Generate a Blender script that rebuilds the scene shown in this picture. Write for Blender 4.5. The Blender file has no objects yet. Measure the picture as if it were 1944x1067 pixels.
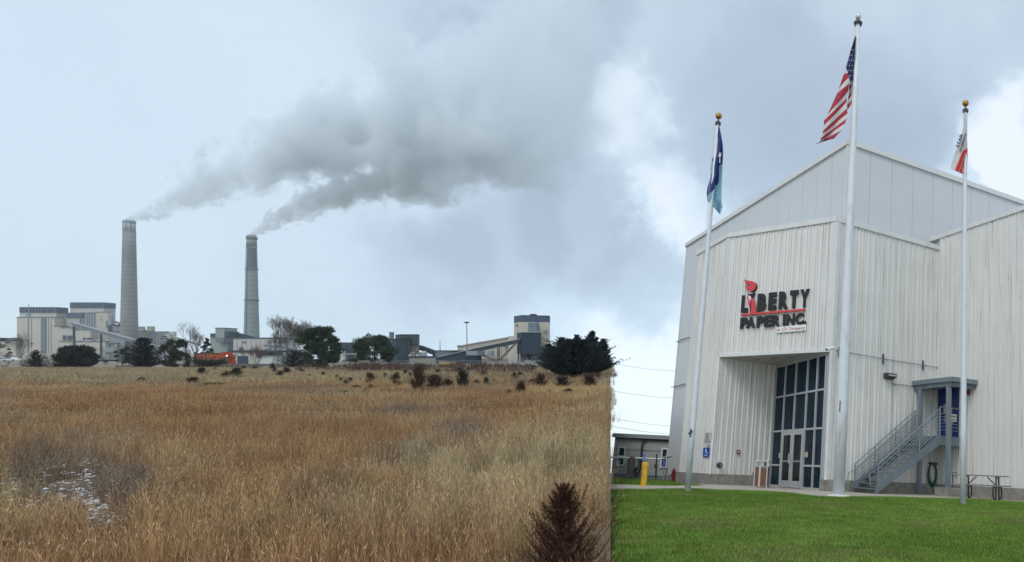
import bpy, bmesh, math, random
import numpy as np
from mathutils import Vector, Matrix

# ---------------------------------------------------------------- camera, world, sun, exposure
SC = bpy.context.scene
W_PX, H_PX = 1944.0, 1067.0
PX, PY, F = 1572.0, 680.0, 1205.0          # principal point and focal length, in pixels of the photograph
EYE = Vector((0, 0, 1.6))

def _n(a): return a / np.linalg.norm(a)
def _rc(u, v): return np.array([u - PX, PY - v, -F])
_up = _n(_rc(1873, -5900))
_fw = np.array([0, 0, -1.0])
_Y = _n(_fw - _up * _fw.dot(_up)); _X = np.cross(_Y, _up)
RC = np.array([_X, _Y, _up])                # camera axes -> world
RCM = Matrix(RC.tolist())
cam_d = bpy.data.cameras.new('camera'); cam = bpy.data.objects.new('camera', cam_d)
SC.collection.objects.link(cam); SC.camera = cam
cam_d.sensor_width = 36.0; cam_d.lens = F / W_PX * 36.0
cam_d.shift_x = (W_PX / 2 - PX) / W_PX; cam_d.shift_y = (PY - H_PX / 2) / W_PX
cam_d.clip_start = 0.05; cam_d.clip_end = 9000
cam.matrix_world = Matrix.Translation(EYE) @ RCM.to_4x4()

def wray(u, v): return Vector((RC @ _rc(u, v)).tolist())

SUN_AZ, SUN_EL = math.radians(200), math.radians(48)
sun_d = bpy.data.lights.new('sun', 'SUN'); sun = bpy.data.objects.new('sun', sun_d); SC.collection.objects.link(sun)
sun_d.energy = 0.9; sun_d.angle = math.radians(24); sun_d.color = (1.0, 0.96, 0.9)
sdir = Vector((math.sin(SUN_AZ) * math.cos(SUN_EL), math.cos(SUN_AZ) * math.cos(SUN_EL), math.sin(SUN_EL)))
sun.rotation_euler = sdir.to_track_quat('Z', 'Y').to_euler()

world = bpy.data.worlds.new('World'); SC.world = world; world.use_nodes = True
wt = world.node_tree; wt.nodes.clear()
def WN(t, **k):
    n = wt.nodes.new(t)
    for a, b in k.items(): setattr(n, a, b)
    return n
def wl(a, b): wt.links.new(a, b)
sky = WN('ShaderNodeTexSky', sky_type='NISHITA', sun_disc=False, sun_elevation=SUN_EL, sun_rotation=SUN_AZ)
bg1 = WN('ShaderNodeBackground'); bg1.inputs[1].default_value = 0.05; wl(sky.outputs[0], bg1.inputs[0])
tc = WN('ShaderNodeTexCoord')
wn = WN('ShaderNodeTexNoise'); wn.inputs['Scale'].default_value = 4.5; wn.inputs['Detail'].default_value = 10; wn.inputs['Roughness'].default_value = 0.62
wl(tc.outputs['Generated'], wn.inputs['Vector'])
sub = WN('ShaderNodeVectorMath', operation='SUBTRACT'); sub.inputs[1].default_value = (0.5, 0.5, 0.5); wl(wn.outputs['Color'], sub.inputs[0])
scl = WN('ShaderNodeVectorMath', operation='SCALE'); scl.inputs['Scale'].default_value = 0.30; wl(sub.outputs[0], scl.inputs[0])
add = WN('ShaderNodeVectorMath', operation='ADD'); wl(tc.outputs['Generated'], add.inputs[0]); wl(scl.outputs[0], add.inputs[1])
nrm = WN('ShaderNodeVectorMath', operation='NORMALIZE'); wl(add.outputs[0], nrm.inputs[0])
def wmath(op, a, b=None, clamp=False):
    n = WN('ShaderNodeMath', operation=op); n.use_clamp = clamp
    for i, x in enumerate((a, b)):
        if x is None: continue
        if isinstance(x, (int, float)): n.inputs[i].default_value = x
        else: wl(x, n.inputs[i])
    return n.outputs[0]
CLOUDS = [  # pixel of the photograph the bank is seen at, its radius in pixels, how much brighter or darker than the overcast
    (1560, 330, 420, -.34), (1430, 100, 300, -.08), (1700, 330, 200, -.12), (1215, 230, 110, .34), (1290, 400, 120, .46), (1225, 720, 190, .40),
    (1200, 520, 110, -.26), (1920, 280, 130, .50), (1860, 360, 110, .36), (1750, 20, 160, .05), (1900, 60, 140, -.08),
    (330, 180, 600, .17), (560, 120, 320, .05), (900, 620, 320, .05),
    (930, 480, 190, -.34), (1080, 410, 180, -.34), (800, 525, 140, -.22), (700, 560, 90, -.06), (620, 600, 90, -.04), (1010, 330, 120, -.06),
    (900, 90, 190, -.26), (1010, 170, 200, -.30), (830, 180, 130, -.16), (1090, 60, 140, -.26), (1120, 250, 110, -.14), (960, 40, 60, .10), (960, 215, 60, .12), (1120, 560, 120, .06)]
acc = None
for (u, v, r, amt) in CLOUDS:
    c = wray(u, v).normalized(); e = wray(u, v - r).normalized()
    dt = WN('ShaderNodeVectorMath', operation='DOT_PRODUCT'); wl(nrm.outputs[0], dt.inputs[0]); dt.inputs[1].default_value = c
    mr = WN('ShaderNodeMapRange', interpolation_type='SMOOTHERSTEP'); wl(dt.outputs['Value'], mr.inputs['Value'])
    mr.inputs['From Min'].default_value = c.dot(e); mr.inputs['From Max'].default_value = 1.0
    mr.inputs['To Min'].default_value = 0; mr.inputs['To Max'].default_value = amt
    acc = mr.outputs[0] if acc is None else wmath('ADD', acc, mr.outputs[0])
n2 = WN('ShaderNodeTexNoise'); n2.inputs['Scale'].default_value = 2.6; n2.inputs['Detail'].default_value = 9; n2.inputs['Roughness'].default_value = 0.58
n2.inputs['Distortion'].default_value = 0.35; wl(tc.outputs['Generated'], n2.inputs['Vector'])
nz = wmath('MULTIPLY', wmath('SUBTRACT', n2.outputs['Fac'], 0.5), 0.55)
# the broken cloud has more contrast over the factory side of the sky than over the power station
dt = WN('ShaderNodeVectorMath', operation='DOT_PRODUCT'); wl(tc.outputs['Generated'], dt.inputs[0]); dt.inputs[1].default_value = wray(1560, 400).normalized()
mr = WN('ShaderNodeMapRange', interpolation_type='SMOOTHSTEP'); wl(dt.outputs['Value'], mr.inputs['Value'])
mr.inputs['From Min'].default_value = wray(1560, 400).normalized().dot(wray(900, 400).normalized()); mr.inputs['From Max'].default_value = wray(1560, 400).normalized().dot(wray(1250, 400).normalized())
mr.inputs['To Min'].default_value = 0.35; mr.inputs['To Max'].default_value = 1.0
val = wmath('ADD', wmath('ADD', acc, 0.52), wmath('MULTIPLY', nz, mr.outputs[0]), True)
ramp = WN('ShaderNodeValToRGB'); wl(val, ramp.inputs[0])
cr = ramp.color_ramp; cr.elements[0].position = 0.0; cr.elements[0].color = (.30, .35, .40, 1); cr.elements[1].position = 1.0; cr.elements[1].color = (.76, .80, .83, 1)
for p, c in ((.3, (.385, .45, .515, 1)), (.55, (.465, .55, .605, 1)), (.75, (.56, .65, .705, 1))):
    e = cr.elements.new(p); e.color = c
bg2 = WN('ShaderNodeBackground'); bg2.inputs[1].default_value = 0.93; wl(ramp.outputs[0], bg2.inputs[0])
ads = WN('ShaderNodeAddShader'); wl(bg1.outputs[0], ads.inputs[0]); wl(bg2.outputs[0], ads.inputs[1])
wo = WN('ShaderNodeOutputWorld'); wl(ads.outputs[0], wo.inputs[0])

SC.view_settings.view_transform = 'Standard'; SC.view_settings.look = 'None'
SC.view_settings.exposure = 0.24; SC.view_settings.gamma = 1.0; SC.view_settings.use_curve_mapping = False
SC.render.engine = 'CYCLES'
SC.cycles.use_denoising = True
SC.cycles.max_bounces = 8; SC.cycles.diffuse_bounces = 3; SC.cycles.glossy_bounces = 2; SC.cycles.transparent_max_bounces = 12
SC.cycles.volume_bounces = 5; SC.cycles.volume_max_steps = 128

# ---------------------------------------------------------------- helpers
COL = SC.collection
rnd = random.Random(7)
# The prairie and the power station stand on a long rising hillside: HILL is its frame (x across, y away, z up from the hillside).
ML = (Matrix.Translation(EYE) @ Matrix(((RC[0][0], -RC[0][2], RC[0][1]), (RC[1][0], -RC[1][2], RC[1][1]), (RC[2][0], -RC[2][2], RC[2][1]))).to_4x4())
HL = -2.6                                     # hillside ground below the eye
I4 = Matrix.Identity(4)
def LP(u, v, d): return Vector(((u - PX) / F * d, d, (PY - v) / F * d))
def LX(u, d): return (u - PX) / F * d
def LZ(v, d): return (PY - v) / F * d
def dist_v(v): return -HL * F / (v - PY)

def onz(u, v, z):
    r = wray(u, v); return EYE + r * ((z - EYE.z) / r.z)
def ony(u, v, y):
    r = wray(u, v); return EYE + r * (y / r.y)
def onwall(u, v, p, q):
    r = wray(u, v); d = q - p; nx, ny = d.y, -d.x
    X = EYE + r * ((p.x * nx + p.y * ny) / (r.x * nx + r.y * ny))
    dn = d.normalized(); return (X.x - p.x) * dn.x + (X.y - p.y) * dn.y, X.z

MATS = {}
def M(name, col=(.5, .5, .5), rough=.7, metal=0.0, var=0.0, vscale=3.0, bump=0.0, bscale=40.0, col2=None, spec=.5,
      streak=None, samt=0.5, sscale=(7, 7, .35), sthr=(.52, .72), emit=None, band=None):
    if name in MATS: return MATS[name]
    m = bpy.data.materials.new(name); m.use_nodes = True; t = m.node_tree; n = t.nodes; b = n['Principled BSDF']
    b.inputs['Base Color'].default_value = (*col, 1); b.inputs['Roughness'].default_value = rough; b.inputs['Metallic'].default_value = metal
    b.inputs['Specular IOR Level'].default_value = spec
    geo = n.new('ShaderNodeNewGeometry'); out = None
    if var or col2:
        nt = n.new('ShaderNodeTexNoise'); nt.inputs['Scale'].default_value = vscale; nt.inputs['Detail'].default_value = 6; nt.inputs['Roughness'].default_value = .65
        t.links.new(geo.outputs['Position'], nt.inputs['Vector'])
        rp = n.new('ShaderNodeValToRGB'); t.links.new(nt.outputs['Fac'], rp.inputs[0]); e = rp.color_ramp.elements
        e[0].position = .3; e[1].position = .7
        c2 = col2 or tuple(min(1, c * (1 + var)) for c in col); c1 = col if col2 else tuple(c * (1 - var) for c in col)
        e[0].color = (*c1, 1); e[1].color = (*c2, 1); out = rp.outputs[0]
    if streak:
        mp = n.new('ShaderNodeVectorMath'); mp.operation = 'MULTIPLY'; mp.inputs[1].default_value = sscale; t.links.new(geo.outputs['Position'], mp.inputs[0])
        ns = n.new('ShaderNodeTexNoise'); ns.inputs['Scale'].default_value = 1.0; ns.inputs['Detail'].default_value = 5; ns.inputs['Roughness'].default_value = .7
        t.links.new(mp.outputs[0], ns.inputs['Vector'])
        mr = n.new('ShaderNodeMapRange'); mr.inputs['From Min'].default_value = sthr[0]; mr.inputs['From Max'].default_value = sthr[1]; mr.inputs['To Max'].default_value = samt
        t.links.new(ns.outputs['Fac'], mr.inputs['Value'])
        mx = n.new('ShaderNodeMix'); mx.data_type = 'RGBA'; t.links.new(mr.outputs[0], mx.inputs['Factor'])
        if out: t.links.new(out, mx.inputs[6])
        else: mx.inputs[6].default_value = (*col, 1)
        mx.inputs[7].default_value = (*streak, 1); out = mx.outputs[2]
    if band:       # faint horizontal pour lines on cast concrete
        mp = n.new('ShaderNodeTexCoord'); wv = n.new('ShaderNodeTexWave'); wv.bands_direction = 'Z'; wv.inputs['Scale'].default_value = band; wv.inputs['Distortion'].default_value = .4
        t.links.new(mp.outputs['Object'], wv.inputs['Vector'])
        mr = n.new('ShaderNodeMapRange'); mr.inputs['To Min'].default_value = .86; mr.inputs['To Max'].default_value = 1.0; t.links.new(wv.outputs['Fac'], mr.inputs['Value'])
        vm = n.new('ShaderNodeVectorMath'); vm.operation = 'SCALE'
        if out: t.links.new(out, vm.inputs[0])
        else: vm.inputs[0].default_value = col
        t.links.new(mr.outputs[0], vm.inputs['Scale']); out = vm.outputs[0]
    if out: t.links.new(out, b.inputs['Base Color'])
    if bump:
        nb = n.new('ShaderNodeTexNoise'); nb.inputs['Scale'].default_value = bscale; nb.inputs['Detail'].default_value = 4; t.links.new(geo.outputs['Position'], nb.inputs['Vector'])
        bp = n.new('ShaderNodeBump'); bp.inputs['Strength'].default_value = bump; bp.inputs['Distance'].default_value = .02; t.links.new(nb.outputs['Fac'], bp.inputs['Height']); t.links.new(bp.outputs[0], b.inputs['Normal'])
    MATS[name] = m; return m

def tag(o, label=None, cat=None, group=None, kind=None):
    if label: o['label'] = label
    if cat: o['category'] = cat
    if group: o['group'] = group
    if kind: o['kind'] = kind
    return o

ORG = {}
def thing(name, label, cat, loc, group=None, fr=I4):
    """Empty at the thing's base, in the frame FR; parts are given in FR's coordinates."""
    o = bpy.data.objects.new(name, None); o.empty_display_size = .3; COL.objects.link(o)
    o.matrix_world = fr @ Matrix.Translation(loc); ORG[o.name] = Vector(loc); return tag(o, label, cat, group)

class MB:
    def __init__(s): s.v = []; s.f = []; s.m = []; s.mi = 0
    def add(s, vs, fs):
        k = len(s.v); s.v += [tuple(p) for p in vs]; s.f += [tuple(i + k for i in f) for f in fs]; s.m += [s.mi] * len(fs); return s
    def hexa(s, b, t):       # bottom quad, top quad (counter-clockwise from above)
        return s.add(list(b) + list(t), [(3, 2, 1, 0), (4, 5, 6, 7), (0, 1, 5, 4), (1, 2, 6, 5), (2, 3, 7, 6), (3, 0, 4, 7)])
    def box(s, x0, x1, y0, y1, z0, z1):
        return s.hexa([(x0, y0, z0), (x1, y0, z0), (x1, y1, z0), (x0, y1, z0)], [(x0, y0, z1), (x1, y0, z1), (x1, y1, z1), (x0, y1, z1)])
    def prism(s, poly, z0, z1):      # poly: xy list, ccw
        n = len(poly); return s.add([(x, y, z0) for x, y in poly] + [(x, y, z1) for x, y in poly],
            [tuple(range(n - 1, -1, -1)), tuple(range(n, 2 * n))] + [(i, (i + 1) % n, n + (i + 1) % n, n + i) for i in range(n)])
    def obox(s, p, q, w, z0, z1, off=0.0):   # upright slab along the plan segment p-q, width w to the left of it, shifted off
        p = Vector(p[:2]); q = Vector(q[:2]); d = (q - p).normalized(); nn = Vector((-d.y, d.x))
        a, b_, c, e = p + nn * off, q + nn * off, q + nn * (off + w), p + nn * (off + w)
        return s.prism([a, b_, c, e], z0, z1)
    def beam(s, p, q, w, h, upv=Vector((0, 0, 1))):  # rectangular bar between two points
        p = Vector(p); q = Vector(q); d = (q - p).normalized(); sd = d.cross(upv)
        if sd.length < 1e-4: sd = d.cross(Vector((0, 1, 0)))
        sd.normalize(); u_ = sd.cross(d).normalized(); a = sd * w / 2; c = u_ * h / 2
        return s.hexa([p - a - c, p + a - c, q + a - c, q - a - c], [p - a + c, p + a + c, q + a + c, q - a + c])
    def tube(s, pts, r, n=8, cap=True):
        pts = [Vector(p) for p in pts]; r = r if isinstance(r, (list, tuple)) else [r] * len(pts); k = len(s.v); ref = None
        for i, p in enumerate(pts):
            d = (pts[min(i + 1, len(pts) - 1)] - pts[max(i - 1, 0)]).normalized()
            if ref is None: ref = d.orthogonal().normalized()
            ref = (ref - d * ref.dot(d)); ref = ref.normalized() if ref.length > 1e-5 else d.orthogonal().normalized()
            b = d.cross(ref)
            for j in range(n):
                a = 2 * math.pi * j / n; s.v.append(tuple(p + (ref * math.cos(a) + b * math.sin(a)) * r[i]))
        for i in range(len(pts) - 1):
            for j in range(n): s.f.append((k + i * n + j, k + i * n + (j + 1) % n, k + (i + 1) * n + (j + 1) % n, k + (i + 1) * n + j)); s.m.append(s.mi)
        if cap: s.f += [tuple(k + j for j in range(n - 1, -1, -1)), tuple(k + (len(pts) - 1) * n + j for j in range(n))]; s.m += [s.mi, s.mi]
        return s
    def lathe(s, c, prof, n=20):      # prof: (r, z)
        k = len(s.v); c = Vector(c)
        for r, z in prof:
            for j in range(n): a = 2 * math.pi * j / n; s.v.append((c.x + r * math.cos(a), c.y + r * math.sin(a), c.z + z))
        for i in range(len(prof) - 1):
            for j in range(n): s.f.append((k + i * n + j, k + i * n + (j + 1) % n, k + (i + 1) * n + (j + 1) % n, k + (i + 1) * n + j)); s.m.append(s.mi)
        s.f += [tuple(k + j for j in range(n - 1, -1, -1)), tuple(k + (len(prof) - 1) * n + j for j in range(n))]; s.m += [s.mi, s.mi]
        return s
    def ball(s, c, r, n=10):
        return s.lathe(c, [(r * math.sin(math.pi * (i + .02) / (n + .04)), -r * math.cos(math.pi * (i + .02) / (n + .04))) for i in range(n + 1)], n * 2)
    def build(s, name, mat, parent=None, fr=I4, org=None, smooth=False, bevel=0.0):
        if parent is not None:
            root = parent
            while root.parent: root = root.parent
            org = ORG[root.name]
        elif org is None:
            a = np.array(s.v); org = Vector(((a[:, 0].min() + a[:, 0].max()) / 2, (a[:, 1].min() + a[:, 1].max()) / 2, a[:, 2].min()))
        org = Vector(org)
        me = bpy.data.meshes.new(name); me.from_pydata([(x - org.x, y - org.y, z - org.z) for x, y, z in s.v], [], s.f)
        for m_ in (mat if isinstance(mat, (list, tuple)) else [mat]): me.materials.append(m_)
        if isinstance(mat, (list, tuple)): me.polygons.foreach_set('material_index', s.m)
        if smooth: me.polygons.foreach_set('use_smooth', [True] * len(me.polygons))
        me.update()
        o = bpy.data.objects.new(name, me); COL.objects.link(o)
        if parent is not None: o.parent = parent
        else: o.matrix_world = fr @ Matrix.Translation(org); ORG[o.name] = org
        if bevel:
            bv = o.modifiers.new('bevel', 'BEVEL'); bv.width = bevel; bv.segments = 2; bv.limit_method = 'ANGLE'
        return o

def npmesh(name, V, Fc, mat, parent=None, fr=I4, org=None, smooth=False):
    """V (n,3) array, Fc (m,3|4) array -> object."""
    if parent is not None:
        root = parent
        while root.parent: root = root.parent
        org = ORG[root.name]
    org = Vector(org) if org is not None else Vector((0, 0, 0))
    V = np.asarray(V, dtype=np.float32) - np.array(org, dtype=np.float32); Fc = np.asarray(Fc, dtype=np.int32); k = Fc.shape[1]
    me = bpy.data.meshes.new(name); me.vertices.add(len(V)); me.vertices.foreach_set('co', V.ravel())
    me.loops.add(Fc.size); me.loops.foreach_set('vertex_index', Fc.ravel()); me.polygons.add(len(Fc)); me.polygons.foreach_set('loop_start', np.arange(0, Fc.size, k, dtype=np.int32))
    if smooth: me.polygons.foreach_set('use_smooth', np.ones(len(Fc), dtype=bool))
    me.update(calc_edges=True); me.validate(); me.materials.append(mat)
    o = bpy.data.objects.new(name, me); COL.objects.link(o)
    if parent is not None: o.parent = parent
    else: o.matrix_world = fr @ Matrix.Translation(org); ORG[o.name] = org
    return o

def dup(o, mw=None, label=None, parent=None):
    c = o.copy(); COL.objects.link(c)
    if parent is not None: c.parent = parent
    if mw is not None: c.matrix_world = mw
    if label: c['label'] = label
    for ch in list(o.children): dup(ch, parent=c)
    return c

# ================================================================ THE MILL SIDE: lawn, walkway, building
V2 = lambda *a: Vector(a)
GZ = 1.03                                    # level of the walkway and the yard round the building
def lawn_z(x, y):
    if y < 17: return 1.0 - .08 * (17 - y) if y > 3 else -.12
    if y < 20: return 1.0
    return 1.0 - .0135 * (y - 20)
def lawn_hit(u, v):
    r = wray(u, v); t = 0
    for i in range(4000):
        t = 3 + i * .02; p = EYE + r * (t / r.y)
        if p.z <= lawn_z(p.x, p.y): return p
    return p
SEAM_U = 1159.0
KS = (SEAM_U - PX) / F
m_grassbase = M('lawn_soil', (.035, .055, .014), .95, var=.4, vscale=6)
# lawn sheet: rows at growing distance from just in front of the eye to the far horizon, left edge along the foot of the bank
ys = [1.0, 2, 3, 4.5, 6, 7.5, 9, 11, 13, 15, 16, 17, 18, 20, 23, 27, 32, 38, 46, 60, 90, 150, 300, 700, 1600]
def seam_xy(y, z):                           # point at distance y and height z on the line of sight plane that ends the prairie
    a = wray(SEAM_U, 900); b = wray(SEAM_U, 300); nn = a.cross(b)
    return -(nn.y * y + nn.z * (z - EYE.z)) / nn.x
mb = MB(); cols_ = 14
for y in ys:
    x0 = seam_xy(y, lawn_z(0, y)); x1 = 14 + y * .9
    for i in range(cols_ + 1): mb.v.append((x0 + (x1 - x0) * i / cols_, y, lawn_z(0, y)))
for r_ in range(len(ys) - 1):
    for i in range(cols_): k = r_ * (cols_ + 1) + i; mb.f.append((k, k + 1, k + cols_ + 2, k + cols_ + 1)); mb.m.append(0)
tag(mb.build('lawn_ground', m_grassbase, org=(0, 0, 0)), kind='structure')

walk_edge = [(-7.5, 15.6), (-5.1, 16.3), (-3.7, 17.2), (-2.4, 18.4), (-1.5, 18.6), (-.9, 17.6), (-.4, 16.95), (.55, 16.9), (1.3, 17.6), (2.2, 18.8), (3.4, 19.3), (4.8, 19.6), (6.2, 19.2), (9, 18.6), (13, 18)]
walk_far = [(13, 28), (9, 28), (-1, 28), (-3.2, 26.2), (-4.6, 25.4), (-4.7, 23.6), (-4.2, 22.3), (-5.0, 20.3), (-6.2, 19.2), (-8, 18.4)]
m_walk = M('walk_concrete', (.43, .38, .31), .9, var=.14, vscale=1.5, bump=.25, streak=(.25, .21, .16), samt=.4, sscale=(1.2, 1.2, 1))
mb = MB(); poly = walk_edge + walk_far; mb.prism(poly, GZ - .12, GZ)
tag(mb.build('walkway', m_walk), kind='structure')

T1, T2, CC, DD = V2(-5.99, 26.9), V2(-4.27, 24.53), V2(.08, 22.33), V2(4.36, 24.87)
B1 = V2(6.88, 21.72); W1 = V2(-2.13, 26.06)
HLc, HCc = V2(-8.675, 35.8), V2(.42, 23.12); HRc = HCc + (V2(8.86, 27.95) - HCc).normalized() * 15
BE = DD + (B1 - DD).normalized() * 6.6
HLOW, HHALL, HB, SOF = 10.9, 14.5, 11.4, 6.0
m_corr = M('ribbed_siding', (.70, .69, .655), .6, var=.05, vscale=.6, streak=(.30, .275, .225), samt=.85, sscale=(16, 16, .32), sthr=(.545, .72))
m_hall = M('flat_siding', (.57, .59, .60), .5, var=.03, vscale=.5, streak=(.51, .53, .54), samt=.3, sscale=(3, 3, .2))
m_trim = M('roof_trim', (.66, .66, .64), .5, var=.04, vscale=2, streak=(.40, .40, .38), samt=.4, sscale=(5, 5, 2))
m_fnd = M('foundation_concrete', (.27, .255, .225), .9, var=.25, vscale=5, bump=.4, streak=(.12, .11, .09), samt=.7, sscale=(4, 4, 3))
m_seam = M('seam_gap', (.42, .43, .43), .8)  # plain grey of the wall cores, visible between the panels
m_roof = M('roof_membrane', (.4, .41, .42), .8)
bld = thing('factory_building', 'white ribbed metal mill building with recessed glass entrance and taller smooth hall behind', 'building', (0, 24, GZ))
BORG = ORG[bld.name]

PROF = {}
def rib_mesh(w, h, z0):
    key = (round(w, 3), round(h, 2), z0)
    if key in PROF: return PROF[key]
    pts = [(0, 0)]; sc = w / .9
    for i, c in enumerate((.045, .135, .30, .39, .555, .645, .81)):
        c *= sc; hh = .038 if i % 2 == 0 else .028; pts += [(c - .034, 0), (c - .020, -hh), (c + .020, -hh), (c + .034, 0)]
    pts += [(w, 0)]
    mb = MB(); k = len(pts)
    for z in (0, h):
        for x, y in pts: mb.v.append((x, y, z))
    for i in range(k - 1): mb.f.append((i, i + 1, k + i + 1, k + i)); mb.m.append(0)
    me = bpy.data.meshes.new('panel'); me.from_pydata(mb.v, [], mb.f); me.materials.append(m_corr); PROF[key] = me; return me
def clad(p, q, z0, z1, w=.9, inset0=0, inset1=0, flat=False, mat=None, off=0.0):
    d = (q - p).normalized(); L = (q - p).length - inset0 - inset1; n = max(1, round(L / w)); w_ = L / n
    if flat:
        key = ('flat', round(w_, 3), round(z1 - z0, 2))
        if key not in PROF:
            mb = MB(); g = .006; mb.box(g, w_ - g, 0, .04, 0, z1 - z0)
            me = bpy.data.meshes.new('panel'); me.from_pydata(mb.v, [], mb.f); me.materials.append(m_hall); PROF[key] = me
        me = PROF[key]
    else: me = rib_mesh(w_, z1 - z0, 0)
    for i in range(n):
        s = p + d * (inset0 + i * w_); o = bpy.data.objects.new('panel', me); COL.objects.link(o); o.parent = bld
        o.matrix_parent_inverse = Matrix(); rot = Matrix(((d.x, -d.y, 0, 0), (d.y, d.x, 0, 0), (0, 0, 1, 0), (0, 0, 0, 1)))
        o.matrix_basis = Matrix.Translation(Vector((s.x + d.y * off, s.y - d.x * off, z0)) - BORG) @ rot
# cores behind the cladding (give the shell its thickness)
def core(p, q, z0, z1, t=.18, off=.012, mat=None, name='wall'):
    mb = MB(); mb.obox(p, q, t, z0, z1, off); return mb.build(name, mat or m_seam, bld)
core(T1, T2, GZ + .35, HLOW - .02); core(T2, CC, SOF + .02, HLOW - .02); core(CC, DD, GZ + .35, HLOW - .02); core(T2, W1, GZ + .35, SOF + .02)
core(DD, BE, GZ + .35, HB - .02); core(HLc, HCc, GZ + .1, HHALL - .02, .25, .06); core(HCc, HRc, GZ + .1, HHALL - .02, .25, .06)
dA = (DD - CC).normalized(); dB = (BE - DD).normalized(); dF1 = (T2 - T1).normalized(); dF2 = (CC - T2).normalized(); dR = (W1 - T2).normalized(); dW = (CC - W1).normalized()
nA = V2(dA.y, -dA.x); nB = V2(dB.y, -dB.x); nF2 = V2(dF2.y, -dF2.x)
clad(T1, T2, GZ + .37, HLOW, inset0=.06, inset1=.05); clad(T2, CC, SOF + .03, HLOW, inset0=.05, inset1=.2); clad(CC, DD, GZ + .37, HLOW, inset0=.2)
clad(T2, W1, GZ + .37, SOF, inset0=.05); clad(DD, BE, GZ + .37, HB, inset0=.05)
clad(HLc, HCc, GZ + .15, HHALL, 1.05, flat=True); clad(HCc, HRc, GZ + .15, HHALL, 1.05, flat=True)
# window wall pier between the glazing and the corner
p0 = W1 + dW * 4.12; mb = MB(); mb.obox(p0, CC - dW * .02, .16, GZ + .37, SOF, .01); mb.build('pier', m_corr, bld)
# corner trims
for P_, da, db, z0, z1, nm in ((CC, -dF2, dA, SOF + .03, HLOW, 'corner_trim'), (T2, -dF1, dF2, SOF + .03, HLOW, 'corner_trim'), (HCc, (HLc - HCc).normalized(), (HRc - HCc).normalized(), HLOW, HHALL, 'corner_trim')):
    mb = MB(); w = .19 if P_ is CC else .07
    for dd, sg in ((da, 1), (db, -1)):
        a = P_; b_ = P_ + dd * w; nn = Vector((dd.y, -dd.x)) * (-sg if sg == 1 else 1) * 1.0
        out = (Vector((-dd.y, dd.x)) if sg == 1 else Vector((dd.y, -dd.x))) * .047
        mb.prism([a, b_, b_ + out, a + out][::(1 if sg == -1 else 1)], z0, z1)
    mb.build(nm, m_trim, bld)
mb = MB(); mb.prism([CC + V2(-.03, -.055), CC + V2(.06, -.05), CC + dA * .2 + nA * .05, CC + dA * .2], GZ + .37, HLOW); mb.build('corner_trim', m_trim, bld)
for P_, z0, z1 in ((T2, GZ + .37, SOF - .08), (DD, GZ + .4, HLOW)):
    mb = MB(); mb.prism([P_ + V2(-.035, -.045), P_ + V2(.035, -.045), P_ + V2(.04, .05), P_ + V2(-.04, .05)], z0, z1); mb.build('corner_trim', m_corr, bld)
# roof trims (cap flashing)
def cap(path, z0, z1, out=.07, name='roof_trim'):
    for a, b_ in zip(path[:-1], path[1:]):
        mb = MB(); d = (b_ - a).normalized(); mb.obox(a - d * .03, b_ + d * .03, .3, z0, z1, -out); mb.build(name, m_trim, bld)
cap([T1, T2], HLOW - .04, HLOW + .16); cap([T2, CC], HLOW - .042, HLOW + .158, .072); cap([CC, DD + dA * .06], HLOW - .044, HLOW + .156, .075)
cap([DD - dB * .5, BE], HB - .04, HB + .14); cap([HLc, HCc], HHALL - .08, HHALL + .14, .09); cap([HCc, HRc], HHALL - .082, HHALL + .138, .092)
# roofs and hidden closing walls
RB = HRc + (HLc - HCc); mb = MB(); _ctr = (HCc + HRc + RB + HLc) / 4; mb.prism([p_.lerp(_ctr, .03) for p_ in (HCc, HRc, RB, HLc)], HHALL - .4, HHALL - .1); mb.build('roof', m_roof, bld)
mb = MB(); mb.prism([T2 + V2(.1, .3), CC + V2(0, .4), DD + V2(-.1, .3), HCc + V2(3.0, 2.2), HCc + V2(.1, .2), HCc + V2(-3.3, 4.6), T1 + V2(.4, .2)], HLOW - .35, HLOW - .1); mb.build('roof', m_roof, bld)
T1b = T1 + V2(-dF1.y, dF1.x) * 3.6; mb = MB(); mb.obox(T1b, T1, .2, GZ + .37, HLOW, -.0); mb.build('wall', m_corr, bld)
BEb = BE + V2(-dB.y, dB.x) * 9; mb = MB(); mb.obox(BE, BEb, .2, GZ + .37, HB, .0); mb.build('wall', m_corr, bld)
mb = MB(); mb.prism([DD + dB * .3 + V2(.2, .1), BE + V2(.1, .2), BEb, HRc + V2(0, -.5)], HB - .35, HB - .1); mb.build('roof', m_roof, bld)
mb = MB(); mb.obox(HRc, RB, .25, GZ, HHALL - .1); mb.obox(RB, HLc, .25, GZ, HHALL - .1); mb.build('wall', m_hall, bld)
# foundation
def fnd(p, q, t=.1, z1=GZ + .4, nm='foundation'):
    d = (q - p).normalized(); mb = MB(); mb.obox(p, q, .3, GZ - .3, z1, -t); mb.build(nm, m_fnd, bld, bevel=.01)
fnd(T1 - dF1 * .05, T2 + dF1 * .02); fnd(T2 + dR * .04, W1, .08); fnd(W1 + dW * 4.1, CC, .085); fnd(CC + dA * .03, DD, .09); fnd(DD, BE, .08); fnd(HLc, HLc + (HCc - HLc).normalized() * 9, .06, GZ + .12)
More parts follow.
